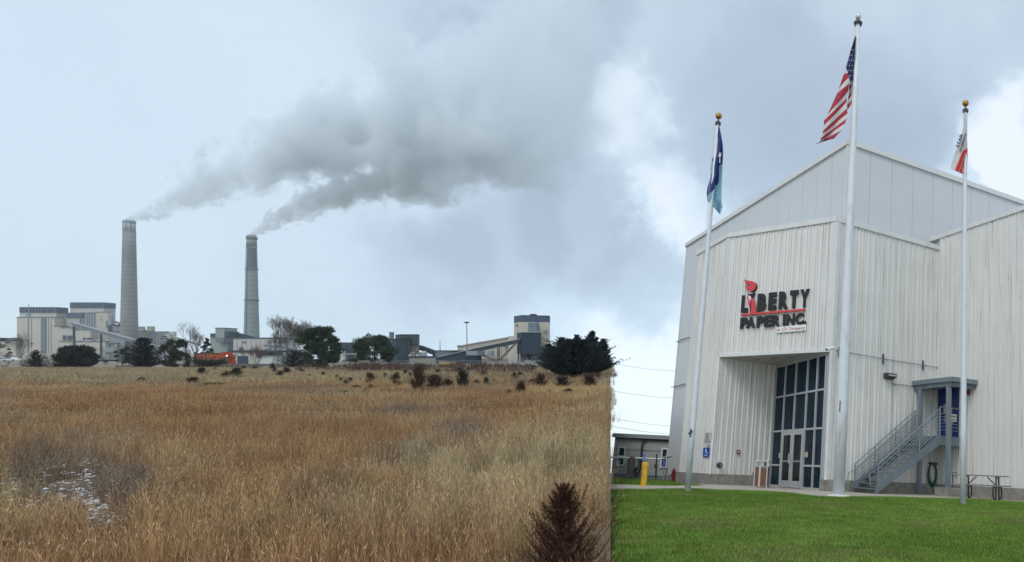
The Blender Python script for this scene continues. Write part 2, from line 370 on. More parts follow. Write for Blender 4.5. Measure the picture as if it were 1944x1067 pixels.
# soffit over the entrance
m_soffit = M('soffit_panel', (.48, .47, .44), .6, var=.06)
mb = MB(); mb.prism([T2 + dF2 * .02, CC - dF2 * .02, W1], SOF - .06, SOF + .02); sof = mb.build('soffit', m_soffit, bld)
mb = MB(); mb.obox(T2, CC, .1, SOF - .08, SOF + .05, -.05); mb.build('soffit_edge', m_trim, bld)
m_can = M('downlight', (.25, .25, .25), .4)
for f_ in (.28, .5, .72):
    q = T2.lerp(CC, f_).lerp(W1, .3); mb = MB(); mb.lathe((q.x, q.y, SOF - .085), [(.10, 0), (.10, .03)], 14); mb.build('downlight', m_can, sof)

# glazed entrance: frame, panes, double door.  s runs along W1 -> corner
m_alu = M('pale_aluminium', (.50, .51, .52), .4, metal=.3, var=.05)
m_glass = M('tinted_glass', (.004, .010, .020), .08, spec=.16, col2=(.006, .024, .040), vscale=1.3, streak=(.008, .045, .075), samt=.9, sscale=(9, 9, .25), sthr=(.5, .66))  # vertical streaks put the reflection of the wall ribs into the glass colour
m_dglass = M('door_glass', (.008, .010, .011), .06, spec=.2, col2=(.02, .024, .024), vscale=1.6)
def wpt(s, off=0): return W1 + dW * s + V2(-dW.y, dW.x) * off
win = None
mb = MB(); mb.obox(wpt(0), wpt(4.12), .12, SOF - .16, SOF - .062, -.02); win = mb.build('window', m_alu, bld)
cols = [0.03, .90, 1.81, 2.73, 3.47, 4.08]; rows = [1.06, 3.21, 4.60, SOF - .12]
def wbar(s0, s1, z0, z1, o0=-.03, w=.13, nm='mullion', par=None):
    mb = MB(); mb.obox(wpt(s0), wpt(s1), w, z0, z1, o0); return mb.build(nm, m_alu, par or win)
for i, s in enumerate(cols): wbar(s - .035, s + .035, GZ, SOF - .16, nm='mullion') if i not in (2,) else wbar(s - .035, s + .035, 3.24, SOF - .16)
for z in (3.21, 4.60): wbar(0, 4.12, z - .035, z + .035, -.028, .125, 'transom')
for a, b_ in ((0, .9), (2.73, 4.1)): wbar(a, b_, 1.84, 1.91, -.026, .12, 'transom'); wbar(a, b_, GZ, GZ + .08, -.026, .12, 'sill')
def pane(s0, s1, z0, z1, mat, par, off=.03, nm='pane'):
    mb = MB(); mb.obox(wpt(s0), wpt(s1), .012, z0, z1, off); return mb.build(nm, mat, par)
for i in range(5):
    for j in range(1, 3): pane(cols[i] + .035, cols[i + 1] - .035, rows[j] + .035, rows[j + 1] - .035, m_glass, win)
for i in (0, 3, 4):
    pane(cols[i] + .035, cols[i + 1] - .035, 1.91, 3.175, m_glass, win); pane(cols[i] + .035, cols[i + 1] - .035, GZ + .08, 1.84, m_glass, win)
for k in (0, 1):
    s0 = .945 + k * .875; s1 = s0 + .865; mb = MB()
    for a, b_, z0, z1 in ((s0, s0 + .13, GZ + .02, 3.17), (s1 - .13, s1, GZ + .02, 3.17), (s0 + .13, s1 - .13, GZ + .02, GZ + .27), (s0 + .13, s1 - .13, 3.03, 3.17)):
        mb.obox(wpt(a), wpt(b_), .06, z0, z1, -.035)
    dr = mb.build('door', m_alu, bld); pane(s0 + .13, s1 - .13, GZ + .27, 3.03, m_dglass, dr, -.01)
    mb = MB(); sx = s1 - .06 if k == 0 else s0 + .06; q0, q1 = wpt(sx, -.11), wpt(sx, -.04)
    mb.tube([(q1.x, q1.y, 1.95), (q0.x, q0.y, 1.95), (q0.x, q0.y, 2.30), (q1.x, q1.y, 2.30)], .018, 6); mb.build('handle', m_alu, dr)
    mb = MB(); mb.obox(wpt(s0 + .13), wpt(s1 - .13), .02, 2.0, 2.06, -.03); mb.build('push_bar', M('dull_bar', (.25, .26, .27), .4), dr)
m_note = M('notice_tan', (.50, .40, .30), .7, var=.15, vscale=20)
for (u0, v0, u1, v1) in ((1477, 860, 1482, 869), (1527, 858, 1533, 868)):
    s0, z0 = onwall(u0, v1, W1, CC); s1, z1 = onwall(u1, v0, W1, CC); mb = MB(); mb.obox(wpt(s0), wpt(s1), .006, z0, z1, .018); mb.build('notice', m_note, win)

# ---- company sign on the front wall above the entrance
m_black = M('sign_black', (.008, .009, .011), .6); m_red = M('sign_red', (.62, .045, .05), .4); m_white = M('sign_white', (.78, .79, .78), .4); m_pink = M('sign_magenta', (.72, .06, .17), .4); m_greyp = M('sign_grey', (.32, .34, .36), .4)
s0, zz = onwall(1470, 600, T2, CC); q = T2 + dF2 * s0
sign = thing('company_sign', 'black and red raised lettering reading LIBERTY PAPER INC. with a torch, above the entrance', 'sign', (q.x, q.y, 6.7))
SX = lambda s, o, z: (T2.x + dF2.x * s + nF2.x * o, T2.y + dF2.y * s + nF2.y * o, z)
def zpx(x, y): return onwall(1390 + x / 8.894, 520 + y / 8.892, T2, CC)     # read off the photograph onto the wall
def letter(ch, x0, x1, zb, zt, nm='letter', mat=None, emb=.035, o0=.06, th=.05, par=None):
    c = bpy.data.curves.new('letter', 'FONT'); c.body = ch; c.size = 1; c.offset = emb; c.resolution_u = 4
    t = bpy.data.objects.new('letter_source', c); COL.objects.link(t); dg = bpy.context.evaluated_depsgraph_get(); me = bpy.data.meshes.new_from_object(t.evaluated_get(dg)); bpy.data.objects.remove(t)
    a = np.array([v.co[:] for v in me.vertices]); x_0, x_1, y_0, y_1 = a[:, 0].min(), a[:, 0].max(), a[:, 1].min(), a[:, 1].max()
    f_ = lambda x, y: ((x - x_0) / (x_1 - x_0) * (x1 - x0) + x0, (y - y_0) / (y_1 - y_0) * (zt - zb) + zb)
    bm = bmesh.new(); bm.from_mesh(me); bmesh.ops.remove_doubles(bm, verts=bm.verts, dist=.001); bpy.data.meshes.remove(me)
    g = bmesh.ops.extrude_face_region(bm, geom=bm.faces[:]); nv = {v for v in g['geom'] if isinstance(v, bmesh.types.BMVert)}
    mb = MB(); bm.verts.index_update()
    for v in bm.verts:
        s, z = f_(v.co.x, v.co.y); mb.v.append(SX(s, o0 + (th if v in nv else 0), z))
    for f in bm.faces: mb.f.append(tuple(v.index for v in f.verts)); mb.m.append(0)
    bm.free(); return mb.build(nm, mat or m_black, par or sign)
ZB, ZT = 7.63, 8.33
for ch, a, b_ in (('L', 180, 292), ('B', 447, 595), ('E', 632, 768), ('R', 806, 965), ('T', 990, 1132), ('Y', 1160, 1318)):
    s0 = zpx(a, 500)[0]; s1 = zpx(b_, 470)[0]; letter(ch, s0, s1, ZB, ZT, emb=.06)
for ch, a, b_ in (('P', 162, 290), ('A', 266, 415), ('P', 437, 562), ('E', 566, 690), ('R', 694, 830), ('I', 878, 915), ('N', 934, 1075), ('C', 1088, 1228)):
    s0 = zpx(a, 800)[0]; s1 = zpx(b_, 780)[0]; letter(ch, s0, s1, 6.99, 7.43, emb=.05)
s0, s1 = zpx(1232, 830)[0], zpx(1266, 830)[0]
mb = MB(); mb.hexa([SX(s0, .11, 7.0), SX(s1, .11, 7.0), SX(s1, .06, 7.0), SX(s0, .06, 7.0)], [SX(s0, .11, 7.1), SX(s1, .11, 7.1), SX(s1, .06, 7.1), SX(s0, .06, 7.1)]); mb.build('full_stop', m_black, sign)
s0, s1 = zpx(175, 690)[0], zpx(1252, 610)[0]
mb = MB(); mb.hexa([SX(s0, .12, 7.505), SX(s1, .12, 7.505), SX(s1, .06, 7.505), SX(s0, .06, 7.505)], [SX(s0, .12, 7.575), SX(s1, .12, 7.575), SX(s1, .06, 7.575), SX(s0, .06, 7.575)]); mb.build('underline', m_red, sign)
def plate(pxs, o0, o1, mat, nm):
    pp = [zpx(*p) for p in pxs]; n = len(pp); mb = MB()
    for o in (o0, o1):
        for s, z in pp: mb.v.append(SX(s, o, z))
    mb.f = [tuple(range(n)), tuple(range(2 * n - 1, n - 1, -1))] + [(i, n + i, n + (i + 1) % n, (i + 1) % n) for i in range(n)]; mb.m = [0] * len(mb.f)
    o = mb.build(nm, mat, sign); return o
flame = [(228, 105), (262, 122), (312, 128), (372, 140), (412, 168), (428, 205), (422, 245), (402, 282), (378, 290), (366, 300), (352, 322), (332, 318), (312, 288), (276, 268), (250, 240), (240, 208), (262, 222), (300, 222), (330, 205), (318, 190), (288, 192), (262, 178), (246, 158), (238, 132)]
fb = [(x + 10, y + 6) for x, y in flame]; plate(fb, .045, .075, m_black, 'flame_shadow'); plate(flame, .08, .12, m_red, 'flame')
plate([(275, 340), (330, 328), (410, 328), (402, 362), (380, 378), (372, 418), (340, 410), (330, 380), (285, 365)], .06, .10, m_black, 'torch_cup')
plate([(275, 340), (330, 330), (392, 332), (352, 352), (292, 357)], .105, .12, m_greyp, 'cup_rim')
plate([(330, 385), (368, 400), (352, 470), (346, 560), (352, 668), (322, 664), (318, 560)], .06, .09, m_black, 'torch_stem')
plate([(345, 410), (380, 430), (408, 480), (424, 540), (432, 620), (444, 692), (345, 694), (348, 600), (352, 500)], .10, .13, m_red, 'arm')
plate([(282, 378), (306, 384), (334, 412), (340, 470), (326, 545), (306, 552), (292, 500), (300, 450), (284, 420)], .09, .12, m_pink, 'hand')
plate([(305, 395), (336, 388), (350, 408), (336, 470), (322, 440)], .122, .132, m_white, 'cup_gap')
bp = plate([(768, 912), (1262, 858), (1262, 962), (768, 1003)], .045, .085, m_white, 'name_plate')
xs = [780, 812, 868, 900, 948, 985, 1033, 1068, 1113, 1150, 1186, 1218]; 
for ch, a, w in zip('anLDICompany', [778, 806, 862, 893, 938, 978, 1020, 1060, 1112, 1144, 1184, 1216], [24, 22, 26, 34, 8, 34, 30, 44, 26, 30, 24, 30]):
    s0 = zpx(a, 930)[0]; s1 = zpx(a + w, 925)[0]; base = 6.80 + .00 * a; big = ch in 'LDIC'
    letter(ch, s0, s1, base - (.045 if ch in 'py' else 0), base + (.115 if big else .082), mat=M('print_red', (.5, .09, .1), .5), emb=.012, o0=.086, th=.006, par=bp)

# ---- wall details on the entrance side
m_dgrey = M('dark_grey_metal', (.05, .055, .06), .5); m_box = M('utility_grey', (.30, .32, .33), .5)
m_blue = M('sign_blue', (.012, .085, .42), .45); m_wh = M('print_white', (.75, .76, .76), .5)
def wallbox(nm, lab, cat, p, q, u0, v0, u1, v1, mat, th=.03, off=.045, grp=None):
    s0, z1 = onwall(u0, v0, p, q); s1, z0 = onwall(u1, v1, p, q); d = (q - p).normalized(); n_ = V2(d.y, -d.x); a = p + d * s0; b_ = p + d * s1
    t = thing(nm, lab, cat, ((a.x + b_.x) / 2, (a.y + b_.y) / 2, z0), grp)
    f = lambda s, o, z: (p.x + d.x * s + n_.x * o, p.y + d.y * s + n_.y * o, z)
    def slab(name, a0, a1, c0, c1, mt, o0, o1):   # fractions
        sa, sb = s0 + (s1 - s0) * a0, s0 + (s1 - s0) * a1; za, zb = z0 + (z1 - z0) * c0, z0 + (z1 - z0) * c1
        mb = MB(); mb.hexa([f(sa, o1, za), f(sb, o1, za), f(sb, o0, za), f(sa, o0, za)], [f(sa, o1, zb), f(sb, o1, zb), f(sb, o0, zb), f(sa, o0, zb)]); return mb.build(name, mt, t)
    slab('plate', 0, 1, 0, 1, mat, off, off + th); return t, slab, off + th
t, sl, o = wallbox('wall_notice', 'pale square notice with dark print on the ribbed wall above the blue sign', 'sign', T1, T2, 1341, 821, 1351, 838, M('faded_notice', (.55, .52, .50), .6, var=.1, vscale=15))
sl('print', .2, .8, .72, .82, m_dgrey, o, o + .002); sl('print', .35, .65, .35, .6, M('print_rust', (.3, .07, .05), .6), o, o + .002); sl('print', .15, .85, .12, .2, m_dgrey, o, o + .002)
t, sl, o = wallbox('wall_notice', 'small blank notice between the square notice and the blue sign', 'sign', T1, T2, 1345, 840, 1350, 846, M('faded_notice'))
t, sl, o = wallbox('accessible_sign', 'blue sign with white symbol on the ribbed wall left of the entrance', 'sign', T1, T2, 1338.5, 850, 1348.5, 867, m_blue)
sl('symbol', .38, .56, .45, .85, m_wh, o, o + .003); sl('symbol', .56, .8, .38, .5, m_wh, o, o + .003); sl('print', .2, .8, .12, .2, m_wh, o, o + .003)
t, sl, o = wallbox('alarm_box', 'small dark red box on the wall right of the blue sign', 'alarm box', T2, W1, 1397.5, 854, 1402.5, 862, M('dark_red_box', (.16, .03, .025), .5), .06)
sl('print', .25, .7, .3, .7, m_wh, o, o + .003)
t, sl, o = wallbox('outlet_box', 'grey weatherproof outlet box low on the wall beside the litter bin', 'outlet box', T2, W1, 1427, 896, 1431, 903, m_box, .07)
sl('cover', .2, .8, .3, .8, m_dgrey, o, o + .01)
s0, z0 = onwall(1365, 883, T2, W1); q = T2 + dR * s0; n_ = V2(dR.y, -dR.x)
t = thing('wall_hydrant', 'round black fire department connection on the wall near its foundation', 'fire connection', (q.x, q.y, z0 - .1))
mb = MB(); q2 = q + n_ * .05; q3 = q + n_ * .17; mb.tube([(q.x, q.y, z0), (q2.x, q2.y, z0), (q3.x, q3.y, z0)], [.11, .11, .075], 14); mb.build('cap', m_dgrey, t)
q4 = q + n_ * .2; mb = MB(); mb.tube([(q3.x, q3.y, z0), (q4.x, q4.y, z0)], .03, 8); mb.build('nut', m_box, t)

# litter bin: steel frame, timber slat sides
m_wood = M('bin_timber', (.20, .085, .033), .6, var=.3, vscale=9)
pb0 = ony(1437, 900, 23.9).xy + V2(0, .0); dbin = V2(1, -.12).normalized(); nb = V2(dbin.y, -dbin.x)
bin_ = thing('litter_bin', 'steel framed litter bin with brown timber slat sides beside the glass entrance', 'litter bin', (pb0.x + .25, 23.7, GZ))
BX = lambda a, o, z: (pb0.x + dbin.x * a + nb.x * o, pb0.y + dbin.y * a + nb.y * o, GZ + z)
def bbox(a0, a1, o0, o1, z0, z1, nm, mt, bev=0.0):
    mb = MB(); mb.hexa([BX(a0, o1, z0), BX(a1, o1, z0), BX(a1, o0, z0), BX(a0, o0, z0)], [BX(a0, o1, z1), BX(a1, o1, z1), BX(a1, o0, z1), BX(a0, o0, z1)]); return mb.build(nm, mt, bin_, bevel=bev)
W_ = .50
for a in (0, W_ - .04): 
    for o in (0, W_ - .04): bbox(a, a + .04, o, o + .04, 0, .92, 'post', m_alu)
bbox(W_ * .36, W_ * .36 + .07, W_ - .02, W_ + .02, .02, .78, 'post', m_alu)
bbox(0, W_, 0, W_, .92, .95, 'lid', m_alu, .01); bbox(.04, W_ - .04, .04, W_ - .04, .05, .72, 'liner', m_dgrey); bbox(.0, W_, .0, W_, .72, .75, 'rim', m_alu)
bbox(.34, .42, W_ - .05, W_ - .03, .75, .92, 'back_plate', m_dgrey)
for i in range(7):
    z = .04 + i * .096; bbox(.045, W_ * .36 - .005, W_ - .035, W_ - .005, z, z + .086, 'slat', m_wood); bbox(W_ * .36 + .075, W_ - .045, W_ - .035, W_ - .005, z, z + .086, 'slat', m_wood); bbox(-.0 + .005, .03, .045, W_ - .045, z, z + .086, 'slat', m_wood)

# security camera at the soffit corner, conduit with dark brackets along the wall
s0, z0 = onwall(1588, 669, CC, DD); 
AX = lambda s, o, z: (CC.x + dA.x * s + nA.x * o, CC.y + dA.y * s + nA.y * o, z)
camo = thing('security_camera', 'white security camera on a bracket at the corner beside the entrance soffit', 'camera', AX(.2, .1, 5.9))
mb = MB(); mb.tube([AX(.25, .05, 6.0), AX(.1, .25, 6.0), AX(-.15, .3, 6.02)], .025, 8); mb.build('bracket', m_white, camo)
mb = MB(); mb.tube([AX(-.05, .3, 6.02), AX(-.15, .32, 5.99), AX(-.38, .36, 5.90)], [.05, .06, .06], 10); mb.build('body', m_white, camo)
mb = MB(); mb.tube([AX(-.37, .36, 5.90), AX(-.40, .365, 5.89)], [.045, .04], 10); mb.build('lens', m_dgrey, camo)
mb = MB(); mb.tube([AX(.2, .06, 6.0), AX(2.3, .06, 5.97), AX(4.95, .06, 5.97)], .014, 6); tag(mb.build('conduit', m_box), 'thin grey conduit running along the wall from the entrance corner', 'conduit')
for k, (u, v) in enumerate(((1591, 669), (1674.5, 682), (1750, 694), (1782, 700))):
    s, z = onwall(u, v, CC, DD); mb = MB(); h = .19; mb.hexa([AX(s - .022, .10, z - h), AX(s + .022, .10, z - h), AX(s + .022, .045, z - h), AX(s - .022, .045, z - h)], [AX(s - .022, .10, z + h), AX(s + .022, .10, z + h), AX(s + .022, .045, z + h), AX(s - .022, .045, z + h)])
    tag(mb.build('bracket', m_dgrey), ('black wall bracket nearest the entrance corner', 'black wall bracket above the floodlight', 'black wall bracket above the stair canopy', 'dark wall bracket at the inner corner of the walls')[k], 'bracket', 'brackets on the conduit')
# floodlight
s0, z1 = onwall(1676, 708, CC, DD); s1, z0 = onwall(1694, 722, CC, DD)
fl = thing('floodlight', 'black and grey wall floodlight left of the stair canopy', 'wall light', AX((s0 + s1) / 2, .05, z0))
mb = MB(); mb.hexa([AX(s0, .30, z0 + .08), AX(s1, .30, z0 + .08), AX(s1, .05, z0), AX(s0, .05, z0)], [AX(s0, .30, z1 - .02), AX(s1, .30, z1 - .02), AX(s1, .05, z1), AX(s0, .05, z1)]); mb.build('housing', m_dgrey, fl, bevel=.015)
mb = MB(); mb.hexa([AX(s0 + .06, .315, z0 + .10), AX(s1 - .04, .315, z0 + .10), AX(s1 - .04, .30, z0 + .10), AX(s0 + .06, .30, z0 + .10)], [AX(s0 + .06, .315, z1 - .07), AX(s1 - .04, .315, z1 - .07), AX(s1 - .04, .30, z1 - .07), AX(s0 + .06, .30, z1 - .07)]); mb.build('lens', M('lamp_lens', (.45, .46, .45), .25), fl)
mb = MB(); mb.tube([AX(s1 - .07, .1, z0 + .02), AX(s1 - .05, .08, z0 - .1), AX(s1 + .08, .06, z0 - .16), AX(s1 + .25, .06, z0 - .12), AX(4.9, .06, z0 - .14)], .016, 6); mb.build('conduit', m_box, fl)

# ---- metal stair, landing and canopy.  a runs from the inner corner along the ribbed wall, b along the other wall
ua = -dA; ub = dB
SA = lambda a, b, z: (DD.x + ua.x * a + ub.x * b, DD.y + ua.y * a + ub.y * b, z)
m_st = M('stair_steel', (.165, .20, .225), .5, metal=.2, var=.12, vscale=3, streak=(.10, .11, .11), samt=.4, sscale=(5, 5, 2))
m_stl = M('stair_rail', (.20, .245, .27), .45, metal=.25, var=.08)
def sbox(mb, a0, a1, b0, b1, z0, z1): return mb.hexa([SA(a1, b1, z0), SA(a0, b1, z0), SA(a0, b0, z0), SA(a1, b0, z0)][::-1], [SA(a1, b1, z1), SA(a0, b1, z1), SA(a0, b0, z1), SA(a1, b0, z1)][::-1])
PA, PB, PZ = 1.3, 1.5, 3.16
AB = 3.95
st = thing('metal_staircase', 'grey steel staircase with pipe railings climbing to the blue door', 'staircase', SA(2.5, .8, GZ))
mb = MB(); sbox(mb, .06, PA, .06, PB, PZ - .06, PZ); mb.build('landing', m_st, st)
for (a0, a1, b0, b1) in ((.06, PA, PB - .06, PB + .01), (.06, PA, .06, .12), (PA - .01, PA + .05, .06, PB)):
    mb = MB(); sbox(mb, a0, a1, b0, b1, PZ - .34, PZ - .062); mb.build('landing_beam', m_st, st)
for b0 in (.22, PB - .07):
    mb = MB(); p, q = Vector(SA(PA, b0, PZ - .19)), Vector(SA(AB, b0, GZ + .12)); k = .21
    mb.hexa([SA(AB + .1, b0 + .05, GZ), SA(PA, b0 + .05, PZ - .34), SA(PA, b0, PZ - .34), SA(AB + .1, b0, GZ)][::-1], [SA(AB + .1, b0 + .05, GZ + .24), SA(PA, b0 + .05, PZ + .02), SA(PA, b0, PZ + .02), SA(AB + .1, b0, GZ + .24)][::-1]); mb.build('stringer', m_st, st)
NS = 11
for i in range(NS):
    f_ = (i + 1) / (NS + 1); a = AB + (PA - AB) * f_; z = GZ + (PZ - GZ) * f_; mb = MB(); sbox(mb, a, a + .27, .275, PB - .075, z - .035, z); mb.build('step', m_st, st)
def rail(b, zoff_list, a0=PA, a1=AB):
    sl_ = (GZ - PZ) / (AB - PA)
    for k, h in enumerate(zoff_list):
        mb = MB(); mb.tube([SA(a0, b, PZ + h), SA(a1, b, GZ + h)], .024 if k == len(zoff_list) - 1 else .015, 6, cap=False); mb.build('rail', m_stl, st)
    for f_ in (0, .34, .68, 1.0):
        a = a0 + (a1 - a0) * f_; z = PZ + (GZ - PZ) * f_; mb = MB(); mb.tube([SA(a, b, z + .0), SA(a, b, z + zoff_list[-1])], .024, 6); mb.build('post', m_stl, st)
hs = [.22, .34, .46, .58, .70, .82, .97]
rail(PB - .045, hs); rail(.245, hs)
for b in (PB - .045, .245):       # inner grab rail with its return loop
    mb = MB(); o_ = -.07 if b > 1 else .07
    mb.tube([SA(PA - .2, b + o_, PZ + .80), SA(PA, b + o_, PZ + .80), SA(AB, b + o_, GZ + .80), SA(AB + .3, b + o_, GZ + .66), SA(AB + .3, b, GZ + .25), SA(AB, b, GZ + .25)], .018, 6); mb.build('handrail', m_stl, st)
for h in hs + [1.05]:
    r_ = .024 if h > 1 else .014
    if h == .97: continue
    mb = MB(); mb.tube([SA(PA, PB - .04, PZ + h), SA(.08, PB - .04, PZ + h)], r_, 6, cap=False); mb.build('rail', m_stl, st)
for a in (PA, .75, .1): mb = MB(); mb.tube([SA(a, PB - .02, PZ - .3), SA(a, PB - .02, PZ + 1.05)], .022, 6); mb.build('post', m_stl, st)
mb = MB(); sbox(mb, .55, .82, PB + .01, PB + .02, PZ + .55, PZ + .83); mb.build('placard', M('placard_cream', (.50, .50, .42), .6), st)
mb = MB(); sbox(mb, .6, .77, PB + .02, PB + .024, PZ + .72, PZ + .76); sbox(mb, .6, .77, PB + .02, PB + .024, PZ + .6, PZ + .63); mb.build('placard_print', m_dgrey, st)
# canopy on two posts
cn = thing('stair_canopy', 'flat grey steel canopy on two posts over the stair landing', 'canopy', SA(1.1, 1.7, GZ))
ca = 1.27; CZ0, CZ1 = 4.97, 5.25
mb = MB(); sbox(mb, .05, ca, .02, 2.0, CZ1 - .04, CZ1); mb.build('deck', m_st, cn)
for nm, q in (('fascia', (ca - .04, ca + .03, 0.02, 2.02)), ('fascia', (.05, ca - .045, 1.97, 2.03)), ('fascia', (.055, ca - .05, .02, .07))):
    mb = MB(); sbox(mb, *q, CZ1 - .14, CZ1 + .03); mb.build(nm, m_stl, cn)
mb = MB(); sbox(mb, ca - .12, ca - .05, .05, 1.9, CZ0 - .02, CZ1 - .145); mb.build('beam', m_st, cn); mb = MB(); sbox(mb, .06, ca - .125, 1.84, 1.92, CZ0 - .02, CZ1 - .145); mb.build('beam', m_st, cn)
for i in range(7): mb = MB(); a = .1 + i * .17; sbox(mb, a, a + .05, .06, 1.83, CZ1 - .12, CZ1 - .045); mb.build('deck_rib', m_st, cn)
for b in (.3, 1.68): mb = MB(); sbox(mb, ca - .17, ca - .04, b, b + .13, GZ + (.3 if b > 1 else 0), CZ0 - .02); mb.build('post', m_stl, cn)
mb = MB(); sbox(mb, ca - .42, ca + .2, 1.42, 2.0, GZ - .02, GZ + .3); mb.build('footing', m_fnd, cn, bevel=.02)
# blue door in the wing wall
m_bd = M('door_blue', (.012, .03, .17), .4, var=.15, vscale=2); BX2 = lambda s, o, z: (DD.x + dB.x * s + nB.x * o, DD.y + dB.y * s + nB.y * o, z)
def bslab(nm, s0, s1, z0, z1, o0, o1, mt, par):
    mb = MB(); mb.hexa([BX2(s0, o1, z0), BX2(s1, o1, z0), BX2(s1, o0, z0), BX2(s0, o0, z0)], [BX2(s0, o1, z1), BX2(s1, o1, z1), BX2(s1, o0, z1), BX2(s0, o0, z1)]); return mb.build(nm, mt, par)
dfr = bslab('door', .22, 1.06, PZ, 5.0, .04, .075, m_bd, bld); dfr['label'] = 'blue steel door at the top of the stairs'
for q in ((.14, .215, PZ, 5.07), (1.065, 1.14, PZ, 5.07), (.215, 1.065, 5.005, 5.07)): bslab('frame', *q, .04, .10, m_bd, dfr)
bslab('pane', .80, .93, 3.95, 4.65, .076, .085, m_dgrey, dfr); bslab('pane_trim', .765, .795, 3.92, 4.68, .076, .092, m_box, dfr)
bslab('notice', .42, .76, 4.12, 4.44, .076, .082, M('notice_tan2', (.5, .44, .38), .6, var=.2, vscale=25), dfr); bslab('notice', .42, .76, 4.44, 4.50, .076, .084, m_red, dfr)
for k in range(4): bslab('print', .45, .73, 3.80 + k * .07, 3.825 + k * .07, .076, .08, m_wh if k < 2 else M('notice_tan2'), dfr)
bslab('handle', .86, .92, 3.95 - .25, 3.99 - .05, .076, .12, m_box, dfr)
t = thing('warning_beacon', 'small dark red beacon under the right end of the stair canopy', 'beacon', BX2(1.62, .05, 4.72))
bslab('housing', 1.56, 1.68, 4.75, 4.93, .05, .16, M('dark_red_box'), t)
# garden hose on its hook, tap
m_hose = M('hose_green', (.012, .075, .045), .5); s0, z0 = onwall(1767, 899, CC, DD)
hz = thing('garden_hose', 'coiled green garden hose hanging on the wall under the stairs', 'hose', AX(s0, .1, z0 - .45))
for k in range(7):
    mb = MB(); rr = .16 + k * .012; hh = .36 + k * .014; mb.tube([AX(s0 + rr * math.sin(t_ * math.tau / 28), .09 + .012 * (k % 3), z0 - .0 + hh * math.cos(t_ * math.tau / 28) - k * .01) for t_ in range(29)], .014, 5, cap=False); mb.build('coil', m_hose, hz)
mb = MB(); mb.tube([AX(s0 - .1, .07, z0 + .36), AX(s0 - .14, .1, z0 + .1), AX(s0 - .05, .12, z0 - .4), AX(s0 + .06, .1, z0 - .62), AX(s0 + .02, .2, GZ + .03)], .012, 5); mb.build('hose_tail', m_hose, hz)
mb = MB(); mb.hexa([AX(s0 - .16, .2, z0 + .34), AX(s0 + .16, .2, z0 + .34), AX(s0 + .16, .05, z0 + .34), AX(s0 - .16, .05, z0 + .34)], [AX(s0 - .16, .2, z0 + .42), AX(s0 + .16, .2, z0 + .42), AX(s0 + .16, .05, z0 + .42), AX(s0 - .16, .05, z0 + .42)]); mb.build('hook', m_dgrey, hz)
tp = thing('yard_tap', 'black standpipe tap beside the canopy post footing', 'tap', (4.62, 22.9, GZ)); q = (4.62, 22.9)
mb = MB(); mb.tube([(*q, GZ), (*q, GZ + .75)], .025, 7); mb.build('pipe', m_dgrey, tp); mb = MB(); mb.tube([(q[0] - .02, q[1], GZ + .72), (q[0] + .1, q[1] - .03, GZ + .74), (q[0] + .14, q[1] - .04, GZ + .64)], .022, 7); mb.build('spout', m_dgrey, tp); mb = MB(); mb.tube([(q[0], q[1], GZ + .75), (q[0] - .03, q[1], GZ + .82), (q[0] + .16, q[1], GZ + .86)], .016, 6); mb.build('lever', m_dgrey, tp)

# picnic table
m_pl = M('table_plank', (.19, .19, .18), .7, var=.2, vscale=4); m_tf = M('table_frame', (.02, .021, .024), .45)
tb = thing('picnic_table', 'grey topped picnic table with black tube frame beside the right wall', 'picnic table', (ony(1864, 900, 21.2).x, 21.2, GZ))
TL = 1.62; tcx, tcy = ony(1864, 900, 21.2).x, 21.2; tx = Vector((.91, -.415)); ty = Vector((.415, .91))
TP = lambda a, b, z: (tcx + tx.x * a + ty.x * b, tcy + tx.y * a + ty.y * b, GZ + z)
def tbox(nm, a0, a1, b0, b1, z0, z1, mt=m_pl):
    mb = MB(); mb.hexa([TP(a0, b0, z0), TP(a1, b0, z0), TP(a1, b1, z0), TP(a0, b1, z0)], [TP(a0, b0, z1), TP(a1, b0, z1), TP(a1, b1, z1), TP(a0, b1, z1)]); mb.build(nm, mt, tb)
for i in range(5): tbox('top_board', -TL / 2, TL / 2, -.36 + i * .146, -.36 + i * .146 + .138, .74, .775)
for b in (-.80, -.66, .54, .68): tbox('bench_board', -TL / 2 - .02, TL / 2 + .02, b, b + .125, .43, .465)
for a in (-.50, .50):
    for b in (-1, 1):
        mb = MB(); mb.tube([TP(a, b * .25, .73), TP(a, b * .28, .40), TP(a, b * .30, .02)], .027, 8); mb.build('leg', m_tf, tb)
        mb = MB(); mb.tube([TP(a, b * .68, .42), TP(a, b * .84, .30), TP(a, b * .80, .12), TP(a, b * .62, .03), TP(a, b * .28, .03)], .025, 8); mb.build('bench_support', m_tf, tb)
    mb = MB(); mb.tube([TP(a, -.8, .415), TP(a, .8, .415)], .024, 8); mb.build('cross_bar', m_tf, tb); mb = MB(); mb.tube([TP(a, -.02, .42), TP(a * .35, 0, .72)], .018, 6); mb.build('brace', m_tf, tb)
    mb = MB(); mb.tube([TP(a, -.34, .728), TP(a, .34, .728)], .022, 8); mb.build('cross_bar', m_tf, tb)

